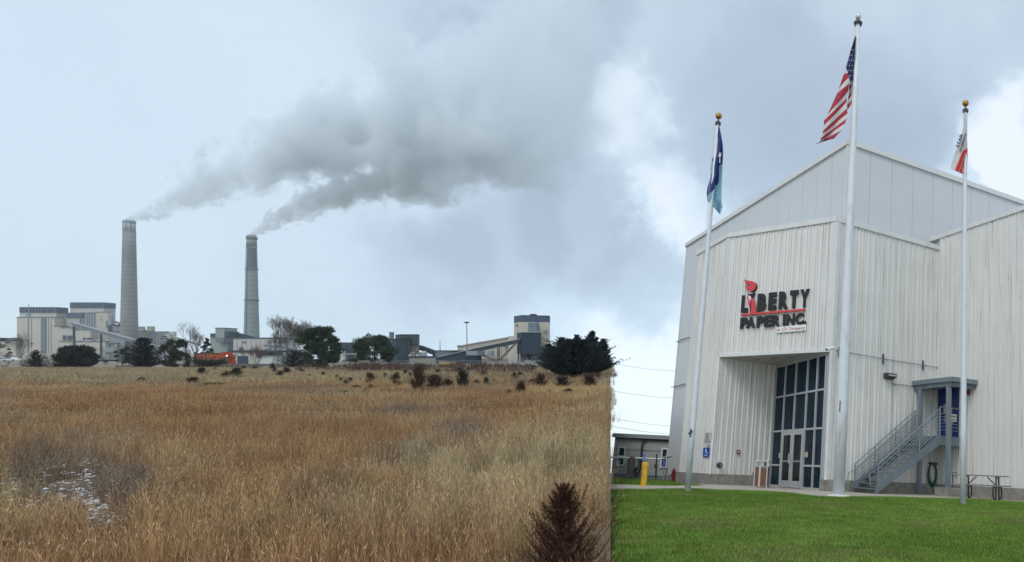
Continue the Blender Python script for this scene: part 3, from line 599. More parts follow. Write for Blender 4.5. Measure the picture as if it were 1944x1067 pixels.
# ---- flagpoles and flags
m_pole = M('pole_paint', (.66, .69, .71), .4, var=.06, vscale=4, streak=(.33, .33, .30), samt=.5, sscale=(6, 6, 1.2), sthr=(.56, .7))
m_gold = M('gold_ball', (.42, .23, .05), .3, metal=.7); m_ball = M('silver_ball', (.6, .62, .62), .25, metal=.5); m_rope = M('halyard', (.5, .5, .48), .8)
def pole(base, u_top, v_top, r0, r1, ballmat, lab, foot=True):
    zt = ony(u_top, v_top, base.y).z; t = thing('flagpole', lab, 'flagpole', base); h = zt - base.z
    mb = MB(); mb.tube([base + Vector((0, 0, h * k / 6)) for k in range(7)], [r0 + (r1 - r0) * (k / 6) ** 1.4 for k in range(7)], 18); mb.build('pole', m_pole, t, smooth=True)
    if foot: mb = MB(); mb.lathe(base, [(r0 * 2.1, -.03), (r0 * 2.1, .015), (r0 * 1.25, .05)], 18); mb.build('base_flange', m_trim, t)
    top = Vector((base.x, base.y, zt)); mb = MB(); mb.lathe(top, [(r1 * 1.7, -.02), (r1 * 1.9, .05), (r1 * .8, .10), (.02, .12), (.02, .2)], 12); mb.build('truck', m_dgrey, t)
    mb = MB(); mb.ball(top + Vector((0, 0, .26)), .095, 8); mb.build('ball_finial', ballmat, t, smooth=True)
    mb = MB(); mb.tube([top + Vector((-r1 - .03, -.05, 0)), Vector((base.x - r0 - .03, base.y - .06, base.z + 1.1))], .006, 4); mb.build('halyard', m_rope, t)
    return t
pc = onz(1592, 942, GZ); pl_ = lawn_hit(1305, 935); pr = lawn_hit(1828, 961)
P_C = pole(pc, 1628, 46, .165, .075, m_ball, 'tallest white flagpole with silver ball, between the entrance and the stairs')
mb = MB(); mb.hexa([(pc.x - .085, pc.y - .16, GZ + 2.3), (pc.x - .06, pc.y - .17, GZ + 2.3), (pc.x - .06, pc.y - .15, GZ + 2.3), (pc.x - .085, pc.y - .15, GZ + 2.3)], [(pc.x - .085, pc.y - .16, GZ + 2.6), (pc.x - .06, pc.y - .17, GZ + 2.6), (pc.x - .06, pc.y - .15, GZ + 2.6), (pc.x - .085, pc.y - .15, GZ + 2.6)]); mb.build('access_slot', m_dgrey, P_C)
P_L = pole(pl_, 1363.5, 236, .078, .045, m_gold, 'left flagpole with gold ball, in front of the ribbed corner')
mb = MB(); q = ony(1312, 822, pl_.y); mb.tube([q + Vector((-.0, -.09, -.1)), q + Vector((0, -.1, .1))], .02, 6); mb.tube([q + Vector((-.05, -.1, -.03)), q + Vector((.05, -.1, .05))], .018, 6); mb.build('cleat', m_dgrey, P_L)
P_R = pole(pr, 1832.5, 212, .078, .048, m_gold, 'right flagpole with gold ball, in front of the stair landing')
def lerp_path(path, t):
    t = max(0, min(1, t)) * (len(path) - 1); i = min(int(t), len(path) - 2); f_ = t - i; a, b_ = path[i], path[i + 1]; return a[0] + (b_[0] - a[0]) * f_, a[1] + (b_[1] - a[1]) * f_
def cloth(name, lab, y0, pf, fold, mats, mi, nu, nv, extra=None, hoist=None):
    """flag from a sheet: pf(s, t) -> pixel seen, fold(s, t) -> offset in depth, mi(s, t) -> material slot"""
    V = []; Fc = []; mm = []
    for j in range(nv + 1):
        for i in range(nu + 1):
            s, t = i / nu, j / nv; u, v = pf(s, t); V.append(ony(u, v, y0 + fold(s, t)))
    for j in range(nv):
        for i in range(nu): Fc.append((j * (nu + 1) + i, j * (nu + 1) + i + 1, (j + 1) * (nu + 1) + i + 1, (j + 1) * (nu + 1) + i)); mm.append(mi((i + .5) / nu, (j + .5) / nv))
    mb = MB(); mb.v = [tuple(p) for p in V]; mb.f = Fc; mb.m = mm; t = tag(mb.build(name, mats, smooth=True), lab, 'flag')
    sd = t.modifiers.new('cloth_thickness', 'SOLIDIFY'); sd.thickness = .008; return t
def clothmat(n, c): return M(n, c, .85, var=.1, vscale=8)
m_fr, m_fw, m_fb = clothmat('flag_red', (.36, .025, .045)), clothmat('flag_white', (.60, .585, .56)), clothmat('flag_navy', (.012, .018, .085))
# national flag: read from the photograph, zoom of 3.95 px per px at (1530,20)
z3 = lambda p: (1530 + p[0] / 3.951, 20 + p[1] / 3.951)
CANTON = [((372, 190), (373, 193)), ((352, 245), (371, 245)), ((335, 300), (368, 300)), ((318, 365), (364, 360)), ((300, 430), (360, 420)), ((318, 478), (357, 470)), ((330, 532), (354, 520))]
BODY = [((300, 430), (306, 445)), ((283, 480), (314, 468)), ((247, 585), (323, 500)), ((234, 622), (322, 548)), ((160, 790), (316, 606)), ((136, 826), (308, 655)), ((136, 864), (304, 690)), ((130, 900), (306, 735)), ((124, 928), (313, 772)), ((115, 955), (306, 812)), ((106, 974), (290, 852)), ((98, 990), (268, 900)), ((62, 1003), (205, 962))]
FOLD = [((329, 534), (355, 518)), ((323, 562), (354, 545)), ((321, 596), (353, 566)), ((318, 642), (352, 598)), ((315, 672), (350, 636)), ((309, 712), (348, 664)), ((313, 745), (346, 694))]
def us_sheet(pairs, mats_of, nsub, ns, fold):
    k0 = len(usm.v); rows_ = []
    for a, b_ in zip(pairs[:-1], pairs[1:]):
        for j in range(nsub): f_ = j / nsub; rows_.append(((a[0][0] + (b_[0][0] - a[0][0]) * f_, a[0][1] + (b_[0][1] - a[0][1]) * f_), (a[1][0] + (b_[1][0] - a[1][0]) * f_, a[1][1] + (b_[1][1] - a[1][1]) * f_)))
    rows_.append(pairs[-1])
    for j, (l, r_) in enumerate(rows_):
        for i in range(ns + 1):
            s = i / ns; x = l[0] + (r_[0] - l[0]) * s; y = l[1] + (r_[1] - l[1]) * s; u, v = z3((x, y)); usm.v.append(tuple(ony(u, v, pc.y + fold(s, j / len(rows_), y))))
    for j in range(len(rows_) - 1):
        for i in range(ns): k = k0 + j * (ns + 1) + i; usm.f.append((k, k + 1, k + ns + 2, k + ns + 1)); usm.m.append(mats_of(j // nsub))
usm = MB()
us_sheet(CANTON, lambda k: 2, 4, 12, lambda s, t, y: -.10 + .05 * math.sin(s * 5 + y * .02))
us_sheet(BODY, lambda k: (1, 0)[k % 2], 3, 16, lambda s, t, y: -.16 + .16 * math.sin(s * 6.5 + y * .012) * t)
us_sheet(FOLD, lambda k: (1, 0)[k % 2], 3, 8, lambda s, t, y: .04 + .06 * math.sin(s * 4 + y * .03))
us = tag(usm.build('national_flag', [m_fr, m_fw, m_fb], smooth=True), 'flag of red and white stripes with a navy starred canton, on the tallest pole', 'flag')
_s = us.modifiers.new('cloth_thickness', 'SOLIDIFY'); _s.thickness = .008
for j in range(8):
    for i in range(3):
        t = (j + .7) / 8.6; y = 190 + 335 * t; l = lerp_path([p[0] for p in CANTON], (y - 190) / 342); r_ = lerp_path([p[1] for p in CANTON], (y - 190) / 330); 
        if r_[0] - l[0] < 14 * (i + 1): continue
        x = l[0] + (r_[0] - l[0]) * ((i + (.3 if j % 2 else .7)) / 3); u, v = z3((x, y)); c = ony(u, v, pc.y - .19); r0_ = .024; mb = MB()
        mb.v = [(c.x + (r0_ if k % 2 == 0 else r0_ * .42) * math.sin(k * math.tau / 10), c.y, c.z + (r0_ if k % 2 == 0 else r0_ * .42) * math.cos(k * math.tau / 10)) for k in range(10)] + [(c.x, c.y - .008, c.z)]
        mb.f = [(k, (k + 1) % 10, 10) for k in range(10)]; mb.m = [0] * 10; mb.build('star', m_fw, us)
# state flag: 5.08 px per px at (1320,210)
z5 = lambda p: (1320 + p[0] / 5.08, 210 + p[1] / 5.08)
Ls = [z5(p) for p in ((222, 150), (214, 260), (200, 400), (160, 470), (148, 560), (152, 640), (120, 740), (112, 790), (118, 870), (180, 930), (225, 985))]
Rs = [z5(p) for p in ((232, 150), (252, 250), (266, 330), (268, 420), (264, 500), (262, 580), (258, 690), (255, 780), (252, 860), (262, 930), (240, 1000))]
m_lb = clothmat('flag_light_blue', (.22, .40, .50)); m_db = clothmat('flag_dark_blue', (.015, .035, .17))
def st_pf(s, t): a, b_ = lerp_path(Ls, t), lerp_path(Rs, t); return a[0] + (b_[0] - a[0]) * s, a[1] + (b_[1] - a[1]) * s
def st_mi(s, t):
    u, v = st_pf(s, t); x, y = (u - 1320) * 5.08, (v - 210) * 5.08
    if x > 196: return 1 if y < min(720, 730 - (x - 196) * 1.1 if x < 228 else (525 - (x - 228) * .2 + 0)) else 0
    if x > 182: return 1 if y < 720 else 0
    if y < 485: return 1
    return 1 if 600 + (165 - x) * 1.8 < y < 765 + (165 - x) * 1.1 + 10 else 0
sf = cloth('state_flag', 'dark blue and pale blue flag with a white star, hanging on the left pole', pl_.y, st_pf, lambda s, t: .12 * math.sin(s * 7.5 + t * 4) * min(1, t * 3) - .13 + .26 * (1 - s) * (1 if t > .3 else t / .3), [m_lb, m_db], st_mi, 34, 70)
mb = MB(); c = z5((236, 425)); 
pts = [z5(p) for p in ((232, 392), (240, 415), (252, 402), (246, 430), (250, 440), (240, 446), (240, 505), (230, 500), (234, 450), (224, 440), (222, 425), (232, 420))]
mb.v = [tuple(ony(u, v, pl_.y - .30)) for u, v in pts]; mb.v += [(x, y + .006, z) for x, y, z in mb.v]; n_ = len(pts); mb.f = [tuple(range(n_)), tuple(range(2 * n_ - 1, n_ - 1, -1))]; mb.m = [0, 0]; mb.build('star', m_fw, sf)
# safety award flag: 6.28 px per px at (1780,180)
z6 = lambda p: (1780 + p[0] / 6.28, 180 + p[1] / 6.28)
La = [z6(p) for p in ((320, 220), (316, 300), (312, 380), (290, 450), (258, 540), (228, 640), (200, 720), (176, 800), (158, 875), (165, 885))]
Ra = [z6(p) for p in ((352, 225), (352, 300), (350, 380), (348, 460), (350, 560), (356, 650), (356, 740), (352, 830), (350, 900), (346, 968))]
def aw_pf(s, t): a, b_ = lerp_path(La, t), lerp_path(Ra, t); return a[0] + (b_[0] - a[0]) * s, a[1] + (b_[1] - a[1]) * s
m_aw = clothmat('flag_cream', (.52, .50, .47)); m_ar = clothmat('flag_scarlet', (.55, .035, .03)); m_ab = clothmat('flag_indigo', (.05, .035, .22))
def aw_mi(s, t):
    u, v = aw_pf(s, t); x, y = (u - 1780) * 6.28, (v - 180) * 6.28
    e = 640 + (350 - x) * .55 + max(0, 300 - x) * 1.9
    if x > 318 and 735 < y < 762: return 2
    if y < e: return 0
    for k, (cx_, w) in enumerate(((330, 3), (375, 3))):
        if abs((x - (cx_ - (y - 700) * .35)) ) < w and y > 690 + k * 30: return 0
    return 1
af = cloth('award_flag', 'cream and red flag with dark STAR lettering, hanging on the right pole', pr.y, aw_pf, lambda s, t: -.09 + .10 * math.sin(s * 6 + t * 3) * t, [m_aw, m_ar, m_ab], aw_mi, 44, 80)
def flagtext(word, p0, p1, hh, par, y0, mt):
    c = bpy.data.curves.new('lettering', 'FONT'); c.body = word; c.size = 1; c.offset = .03; c.resolution_u = 3
    t = bpy.data.objects.new('t', c); COL.objects.link(t); dg = bpy.context.evaluated_depsgraph_get(); me = bpy.data.meshes.new_from_object(t.evaluated_get(dg)); bpy.data.objects.remove(t)
    a = np.array([v.co[:] for v in me.vertices]); x1 = a[:, 0].max(); d = Vector((p1[0] - p0[0], p1[1] - p0[1])); L = d.length; d.normalize(); nn = Vector((d.y, -d.x))
    if nn.y > 0 and abs(nn.y) > abs(nn.x): nn = -nn
    mb = MB()
    for v in me.vertices:
        q = Vector(p0) + d * (v.co.x / x1 * L) + nn * (v.co.y / .72 * hh); mb.v.append(tuple(ony(q.x, q.y, y0)))
    mb.f = [tuple(p.vertices) for p in me.polygons]; mb.m = [0] * len(mb.f); o = mb.build('lettering', mt, par); md = o.modifiers.new('t', 'SOLIDIFY'); md.thickness = .006; return o
flagtext('STAR', z6((252, 632)), z6((306, 470)), 6.0, af, pr.y - .20, m_fb)
flagtext('WORKSITE', z6((278, 684)), z6((344, 462)), 3.4, af, pr.y - .205, m_fb)

# ---- left of the building: bollard with sign, post, pipe gate, hydrant, site office
m_yel = M('bollard_yellow', (.72, .42, .02), .5, var=.12, vscale=5, streak=(.25, .14, .04), samt=.5, sscale=(8, 8, 3))
def gpt(u, y): 
    r = wray(u, 900); return Vector((r.x / r.y * y, y, lawn_z(0, y) if y > 20 else GZ))
bp_ = onz(1221, 925, 1.0); Hb = ony(1224, 879, bp_.y).z; rb = 5.4 / F * bp_.y
bo = thing('bollard', 'yellow bollard with a narrow blue sign standing on top', 'bollard', bp_)
mb = MB(); mb.lathe(bp_, [(rb * 1.05, 0), (rb * 1.05, .03), (rb, .04), (rb, Hb - bp_.z - .12)], 18); mb.build('post', m_yel, bo, smooth=False)
mb = MB(); mb.lathe(bp_ + Vector((0, 0, Hb - bp_.z - .12)), [(rb * 1.15, 0), (rb * 1.15, .11), (rb * .9, .14)], 18); mb.build('cap', m_yel, bo)
q0 = ony(1220.2, 877, bp_.y); q1 = ony(1225.5, 857, bp_.y); mb = MB(); mb.box(q0.x, q1.x, bp_.y - .01, bp_.y + .01, q0.z, q1.z); sb_ = mb.build('blue_sign', m_blue, bo)
for k in range(3): mb = MB(); z = q0.z + (q1.z - q0.z) * (.12 + .3 * k); mb.box(q0.x + .02, q1.x - .02, bp_.y - .014, bp_.y - .010, z, z + .05); mb.build('print', m_wh, sb_)
mb = MB(); mb.tube([bp_ + Vector((0, 0, Hb - bp_.z)), Vector((bp_.x, bp_.y, q0.z + .02))], .02, 6); mb.build('sign_stub', m_box, bo)
yt = 44.0
m_tr = M('office_siding', (.40, .41, .385), .7, var=.05, vscale=1, streak=(.30, .31, .29), samt=.4, sscale=(2, 2, .4)); m_trw = M('window_white', (.7, .71, .7), .5)
x0 = seam_xy(yt, 1.0) + .05; zt0 = ony(1168, 826, yt).z; xr = ony(1300, 830, yt).x; zb = lawn_z(0, yt)
of = thing('site_office', 'long grey single storey office with dark fascia behind the yellow bollard', 'building', ((x0 + xr) / 2, yt, zb))
mb = MB(); mb.box(x0, xr + 6, yt, yt + 7, zb + .3, zt0 - .15); mb.build('wall', m_tr, of); mb = MB(); mb.box(x0 + .1, xr + 6, yt + .06, yt + 6.9, zb - .2, zb + .3); mb.build('skirting', M('skirt_blue_grey', (.24, .27, .31), .7), of)
mb = MB(); mb.box(x0 - .1, xr + 6.1, yt - .25, yt + 7.2, zt0 - .15, zt0 + .12); mb.build('roof', M('fascia_grey', (.30, .31, .31), .6), of)
mb = MB(); mb.box(x0, xr + 6, yt - .03, yt, zt0 - .95, zt0 - .90); mb.build('trim_strip', M('strip_dark', (.26, .27, .26), .7), of)
for (u0, v0, u1, v1, nm) in ((1170.5, 848, 1189.5, 884, 'window'), (1253, 851, 1270, 888, 'window')):
    a = ony(u0, v1, yt); b_ = ony(u1, v0, yt); mb = MB(); w = b_.x - a.x; h = b_.z - a.z; f_ = .1
    for q in ((a.x, b_.x, a.z, a.z + f_), (a.x, b_.x, b_.z - f_, b_.z), (a.x, a.x + f_, a.z + f_, b_.z - f_), (b_.x - f_, b_.x, a.z + f_, b_.z - f_), (a.x + f_, b_.x - f_, a.z + h * .5 - .05, a.z + h * .5 + .05)): mb.box(q[0], q[1], yt - .09, yt + .02, q[2], q[3])
    wf = mb.build('window', m_trw, of); 
    for k in (0, 1): mb = MB(); mb.box(a.x + f_, b_.x - f_, yt - .04, yt - .02, a.z + f_ + k * (h * .5 - .05), a.z + h * .5 - .05 + k * (h * .5 - .05) if k == 0 else b_.z - f_); mb.build('pane', M('office_glass', (.03, .045, .055), .1), wf)
def otube(pxs, r, nm, mt, par, y=yt - .15): mb = MB(); mb.tube([ony(u, v, y) for u, v in pxs], r, 7); return mb.build(nm, mt, par)
m_cab = M('black_cable', (.02, .02, .025), .5)
otube([(1162, 827), (1176, 831), (1190, 830), (1215, 832), (1245, 834), (1271, 835)], .07, 'cable', m_cab, of)
otube([(1230, 833), (1222, 837), (1218.5, 845), (1217, 870), (1216, 888), (1213, 897), (1208, 900), (1203, 895), (1202, 889)], .055, 'cable', m_cab, of)
mb = MB(); a = ony(1201, 887, yt - .3); b_ = ony(1212, 870, yt - .3); mb.box(a.x, b_.x, yt - .35, yt, a.z, b_.z); mt_ = mb.build('meter_box', m_box, of); mb = MB(); mb.box(a.x - .06, b_.x + .06, yt - .42, yt, b_.z, b_.z + .06); mb.build('hood', m_dgrey, mt_)
otube([(1206, 888), (1205.5, 911)], .05, 'meter_pipe', m_dgrey, of)
# pipe gate between posts
yg = 32.0; gt = thing('pipe_gate', 'white pipe barrier running from a weathered timber post', 'barrier', (gpt(1196, yg)))
mb = MB(); mb.tube([ony(1160, 868, yg), ony(1200, 869.5, yg), ony(1256, 871.5, yg)], .04, 8); mb.build('pipe', m_trw, gt)
mb = MB(); b0 = gpt(1196, yg); b0.x = ony(1195, 912, yg).x; tp_ = ony(1199, 867, yg); mb.beam(b0 + Vector((0, 0, -.1)), Vector((b0.x + .05, yg, tp_.z)), .24, .24, Vector((0, 1, 0))); mb.build('post', M('weathered_timber', (.13, .11, .09), .9, var=.3, vscale=10), gt)
mb = MB(); b1_ = ony(1191, 913, yg); mb.tube([b1_, ony(1193.5, 870, yg)], .035, 6); mb.build('stake', m_dgrey, gt)
mb = MB(); b1_ = ony(1192, 876, yg); mb.box(b1_.x - .12, b1_.x + .02, yg - .1, yg, b1_.z - .05, b1_.z + .1); mb.build('latch', m_box, gt)
for (u, v0, v1, lab) in ((1247, 862, 910, 'dark steel stanchion left of the blue parking sign'),):
    t = thing('stanchion', lab, 'post', ony(u - 2, v1, yg)); mb = MB(); mb.tube([ony(u - 2, v1, yg), ony(u, v0, yg)], .045, 7); mb.build('post', m_dgrey, t); mb = MB(); mb.tube([ony(u - 1, 893, yg), ony(1259, 893, yg)], .02, 6); mb.build('bar', m_box, t); mb = MB(); q = ony(u - 1.6, 885, yg); mb.box(q.x - .07, q.x + .07, yg - .08, yg + .05, q.z - .1, q.z + .1); mb.build('clamp', m_dgrey, t)
t = thing('parking_sign', 'blue accessible parking sign with white symbol on a grey post by the hall corner', 'sign', ony(1258.5, 911, yg - .5)); yp = yg - .5
mb = MB(); mb.tube([ony(1258.5, 911, yp), ony(1261, 866, yp)], .035, 7); mb.build('post', m_box, t); a = ony(1259.6, 886, yp); b_ = ony(1265, 872, yp); mb = MB(); mb.box(a.x, b_.x, yp - .06, yp - .04, a.z, b_.z); pl2 = mb.build('plate', m_blue, t)
mb = MB(); mb.box(a.x + .05, b_.x - .05, yp - .065, yp - .06, a.z + .12, a.z + .24); mb.build('symbol', m_wh, pl2); mb = MB(); mb.tube([ony(1263, 911, yp + .3), ony(1266, 888, yp + .3)], .02, 6); mb.build('brace', m_dgrey, t)
t = thing('downpipe', 'grey pipe outlet sticking out past the hall corner at rail height', 'pipe', ony(1266, 867, 31)); mb = MB(); mb.tube([ony(1262, 868, 31), ony(1275, 866, 31.2)], .05, 8); mb.build('spout', m_box, t)
mb = MB(); mb.tube([ony(1268, 867, 31.1), ony(1266, 912, 31.1)], .03, 6); mb.build('support', m_box, t)
# fire hydrant
yh = 30.0; hb = ony(1278, 911.5, yh); hb.z = lawn_z(0, yh); k = (ony(1278, 889, yh).z - hb.z) / .9
m_hyd = M('hydrant_red', (.22, .015, .02), .45, var=.2, vscale=6); hy = thing('fire_hydrant', 'dark red fire hydrant on the grass at the foot of the hall', 'fire hydrant', hb)
mb = MB(); mb.lathe(hb, [(.16 * k, 0), (.16 * k, .05 * k), (.11 * k, .07 * k), (.11 * k, .6 * k), (.15 * k, .62 * k), (.15 * k, .67 * k)], 14); mb.build('barrel', m_hyd, hy)
mb = MB(); mb.lathe(hb + Vector((0, 0, .67 * k)), [(.13 * k, 0), (.11 * k, .12 * k), (.05 * k, .18 * k), (.04 * k, .24 * k)], 14); mb.build('bonnet', m_hyd, hy)
for sx in (-1, 1): mb = MB(); mb.tube([hb + Vector((0, 0, .5 * k)), hb + Vector((sx * .19 * k, 0, .5 * k))], .06 * k, 9); mb.build('outlet', m_hyd, hy)
mb = MB(); mb.tube([hb + Vector((.1, -.02, .52 * k)), hb + Vector((.36 * k, -.02, .50 * k))], .04 * k, 8); mb.build('marker_arm', m_dgrey, hy)
# wires down the far side of the hall
for k_, (pts, lab) in enumerate((([(1286, 649), (1291, 649), (1296, 645), (1302, 644), (1307, 641.5), (1312, 641)], 'upper loose cable along the flat cladding of the hall'), ([(1276.5, 735.5), (1290, 733), (1303, 729)], 'lower straight cable along the flat cladding of the hall'))):
    dd = (HCc - HLc).normalized(); mb = MB(); P3 = []
    for u, v in pts: s, z = onwall(u, v, HLc, HCc); q = HLc + dd * s + V2(dd.y, -dd.x) * .08; P3.append((q.x, q.y, z))
    mb.tube(P3, .022, 6); tag(mb.build('wall_cable', m_dgrey), lab, 'cable')
# overhead lines beyond the hall
yw = 105.0; up_ = ony(1104, 915, yw); up_.z = lawn_z(0, yw) - .5
t = thing('utility_pole', 'timber utility pole carrying the overhead lines beyond the hall', 'utility pole', up_); mb = MB(); mb.tube([up_, Vector((up_.x, up_.y, ony(1104, 684, yw).z))], [.2, .13], 9); mb.build('pole', M('weathered_timber'), t)
m_line = M('line_wire', (.42, .46, .49), .6)
for k_, (va, vb, lab) in enumerate(((686, 694, 'topmost overhead line crossing the sky left of the hall'), (738, 744, 'second overhead line crossing the sky left of the hall'), (788, 800, 'third overhead line crossing the sky left of the hall'), (803, 816, 'lowest overhead line just above the site office roof'))):
    A_ = Vector((up_.x, yw, ony(1104, va - 4, yw).z)); B_ = ony(1400, vb + 8, yw); mb = MB(); mb.tube([A_.lerp(B_, q / 8) + Vector((0, 0, -1.0 * math.sin(math.pi * q / 8))) for q in range(9)], .035, 4); tag(mb.build('overhead_line', m_line), lab, 'power line', 'overhead lines')

# ================================================================ THE POWER STATION SIDE (hillside frame)
def smooth2(x, y, s, seed):
    """value noise for colour zones, numpy"""
    x = np.asarray(x) / s; y = np.asarray(y) / s; xi = np.floor(x).astype(int); yi = np.floor(y).astype(int); fx = x - xi; fy = y - yi
    fx = fx * fx * (3 - 2 * fx); fy = fy * fy * (3 - 2 * fy)
    def h(a, b): n = (a * 374761393 + b * 668265263 + seed * 974711) & 0x7fffffff; n = ((n ^ (n >> 13)) * 1274126177) & 0x7fffffff; return ((n ^ (n >> 16)) & 0xffff) / 65535.0
    return (h(xi, yi) * (1 - fx) + h(xi + 1, yi) * fx) * (1 - fy) + (h(xi, yi + 1) * (1 - fx) + h(xi + 1, yi + 1) * fx) * fy
def fbm(x, y, s, seed): return smooth2(x, y, s, seed) * .55 + smooth2(x, y, s / 2.2, seed + 1) * .3 + smooth2(x, y, s / 5, seed + 2) * .15

def attr_mat(name, rough=.9, mult=1.0, trans=0.0, inst=True):
    m = bpy.data.materials.new(name); m.use_nodes = True; t = m.node_tree; b = t.nodes['Principled BSDF']; b.inputs['Roughness'].default_value = rough; b.inputs['Specular IOR Level'].default_value = .15
    a = t.nodes.new('ShaderNodeAttribute'); a.attribute_name = 'tint'; a.attribute_type = 'INSTANCER' if inst else 'GEOMETRY'
    v = t.nodes.new('ShaderNodeAttribute'); v.attribute_name = 'shade'; v.attribute_type = 'GEOMETRY'
    vm = t.nodes.new('ShaderNodeVectorMath'); vm.operation = 'SCALE'; t.links.new(a.outputs['Color'], vm.inputs[0]); t.links.new(v.outputs['Fac'], vm.inputs['Scale']); t.links.new(vm.outputs[0], b.inputs['Base Color'])
    return m

def tuft(name, n, rad, h, w, lean, seed, mat, seeds=.0, segs=2):
    r = np.random.RandomState(seed); V = []; Fc = []; S = []
    for i in range(n):
        a = r.rand() * 6.283; q = rad * math.sqrt(r.rand()); x, y = q * math.cos(a), q * math.sin(a); hh = h * (.55 + .6 * r.rand()); ww = w * (.6 + .8 * r.rand())
        da = r.rand() * 6.283; ln = lean * (.2 + r.rand()) * hh; dx, dy = math.cos(da) * ln, math.sin(da) * ln; pa = r.rand() * 3.14; px, py = math.cos(pa) * ww / 2, math.sin(pa) * ww / 2; sh = .35 + 1.15 * r.rand()
        k = len(V)
        for s in range(segs):
            t = s / segs; f_ = (1 - t * .5)
            V += [(x + dx * t * t - px * f_, y + dy * t * t - py * f_, hh * t), (x + dx * t * t + px * f_, y + dy * t * t + py * f_, hh * t)]
        V.append((x + dx, y + dy, hh * (1 - .25 * lean)))
        for s in range(segs - 1): Fc += [(k + 2 * s, k + 2 * s + 1, k + 2 * s + 3), (k + 2 * s, k + 2 * s + 3, k + 2 * s + 2)]
        Fc.append((k + 2 * segs - 2, k + 2 * segs - 1, k + 2 * segs)); S += [sh] * (2 * segs + 1)
        if r.rand() < seeds:          # pale seed head
            k = len(V); z = hh * (1 - .25 * lean); px, py = px * .55, py * .55
            V += [(x + dx - px * 2.2, y + dy - py * 2.2, z - h * .03), (x + dx + px * 2.2, y + dy + py * 2.2, z - h * .03), (x + dx * 1.25, y + dy * 1.25, z + h * .07)]; Fc.append((k, k + 1, k + 2)); S += [1.5] * 3
    me = bpy.data.meshes.new(name); me.from_pydata(V, [], Fc); me.materials.append(mat)
    at = me.attributes.new('shade', 'FLOAT', 'POINT'); at.data.foreach_set('value', np.array(S, dtype=np.float32))
    return bpy.data.objects.new(name, me)

def scatter(name, P, rot, scl, tint, objs, fr, soilmat, label=None):
    """one stuff object whose points each carry a tuft (geometry nodes)"""
    src = bpy.data.collections.new(name + '_tufts')
    for o in objs: src.objects.link(o)
    n = len(P); me = bpy.data.meshes.new(name); me.vertices.add(n); me.vertices.foreach_set('co', np.asarray(P, dtype=np.float32).ravel())
    for nm, ty, arr, key in (('rot', 'FLOAT_VECTOR', rot, 'vector'), ('scl', 'FLOAT_VECTOR', scl, 'vector')):
        at = me.attributes.new(nm, ty, 'POINT'); at.data.foreach_set(key, np.asarray(arr, dtype=np.float32).ravel())
    at = me.attributes.new('tint', 'FLOAT_COLOR', 'POINT'); at.data.foreach_set('color', np.concatenate([tint, np.ones((n, 1))], 1).astype(np.float32).ravel())
    at = me.attributes.new('pick', 'INT', 'POINT'); at.data.foreach_set('value', np.random.RandomState(3).randint(0, len(objs), n).astype(np.int32))
    o = bpy.data.objects.new(name, me); COL.objects.link(o); o.matrix_world = fr.copy()
    g = bpy.data.node_groups.new(name, 'GeometryNodeTree'); g.interface.new_socket('Geometry', in_out='INPUT', socket_type='NodeSocketGeometry'); g.interface.new_socket('Geometry', in_out='OUTPUT', socket_type='NodeSocketGeometry')
    N = g.nodes; gi = N.new('NodeGroupInput'); go = N.new('NodeGroupOutput'); iop = N.new('GeometryNodeInstanceOnPoints'); ci = N.new('GeometryNodeCollectionInfo'); ci.inputs['Collection'].default_value = src; ci.inputs['Separate Children'].default_value = True; ci.inputs['Reset Children'].default_value = True
    def na(nm, ty): a = N.new('GeometryNodeInputNamedAttribute'); a.data_type = ty; a.inputs[0].default_value = nm; return next(s for s in a.outputs if s.enabled and s.name == 'Attribute')
    L = g.links; L.new(gi.outputs[0], iop.inputs['Points']); L.new(ci.outputs[0], iop.inputs['Instance']); iop.inputs['Pick Instance'].default_value = True
    L.new(na('pick', 'INT'), iop.inputs['Instance Index']); L.new(na('rot', 'FLOAT_VECTOR'), iop.inputs['Rotation']); L.new(na('scl', 'FLOAT_VECTOR'), iop.inputs['Scale']); L.new(iop.outputs[0], go.inputs[0])
    o.modifiers.new('scatter', 'NODES').node_group = g
    tag(o, label, kind='stuff'); return o

# ---- ground of the hillside
def field_z(x, y):
    """gentle swells of the prairie, level further up; bends nowhere out of the camera's sight line"""
    w = np.clip((np.asarray(y) - 8) / 30, 0, 1) * np.clip((140 - np.asarray(y)) / 60, 0, 1)
    bank = .9 * np.clip((np.asarray(y) - 52) / 14, 0, 1) * np.clip((np.asarray(x) * 1.0 / np.maximum(y, 1) + .85) / .5, 0, 1) * np.clip((300 - np.asarray(y)) / 60, 0, 1)
    return HL + (smooth2(x, y, 17, 5) - .5) * .25 * w + bank * .55
FY = [2.5, 4, 5.5, 7, 9, 11, 14, 17, 21, 26, 32, 39, 46, 52, 56, 60, 66, 75, 90, 110, 135, 165, 210, 300, 450, 700, 1100, 1700]
NC = 60
V = []; Fc = []
for y in FY:
    xr = KS * y; xl = -(y * 1.45 + 14)
    for i in range(NC + 1): x = xl + (xr - xl) * i / NC; V.append((x, y, float(field_z(x, y))))
for r_ in range(len(FY) - 1):
    for i in range(NC): k = r_ * (NC + 1) + i; Fc.append((k, k + 1, k + NC + 2, k + NC + 1))
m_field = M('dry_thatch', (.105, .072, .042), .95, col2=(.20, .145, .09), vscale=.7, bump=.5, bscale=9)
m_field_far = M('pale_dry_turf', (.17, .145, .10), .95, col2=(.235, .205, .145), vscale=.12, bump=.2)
fld = npmesh('field', V, Fc, m_field, fr=ML, org=(0, 0, 0), smooth=True); tag(fld, kind='structure')
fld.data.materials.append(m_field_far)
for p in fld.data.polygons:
    if p.center.y > 150: p.material_index = 1
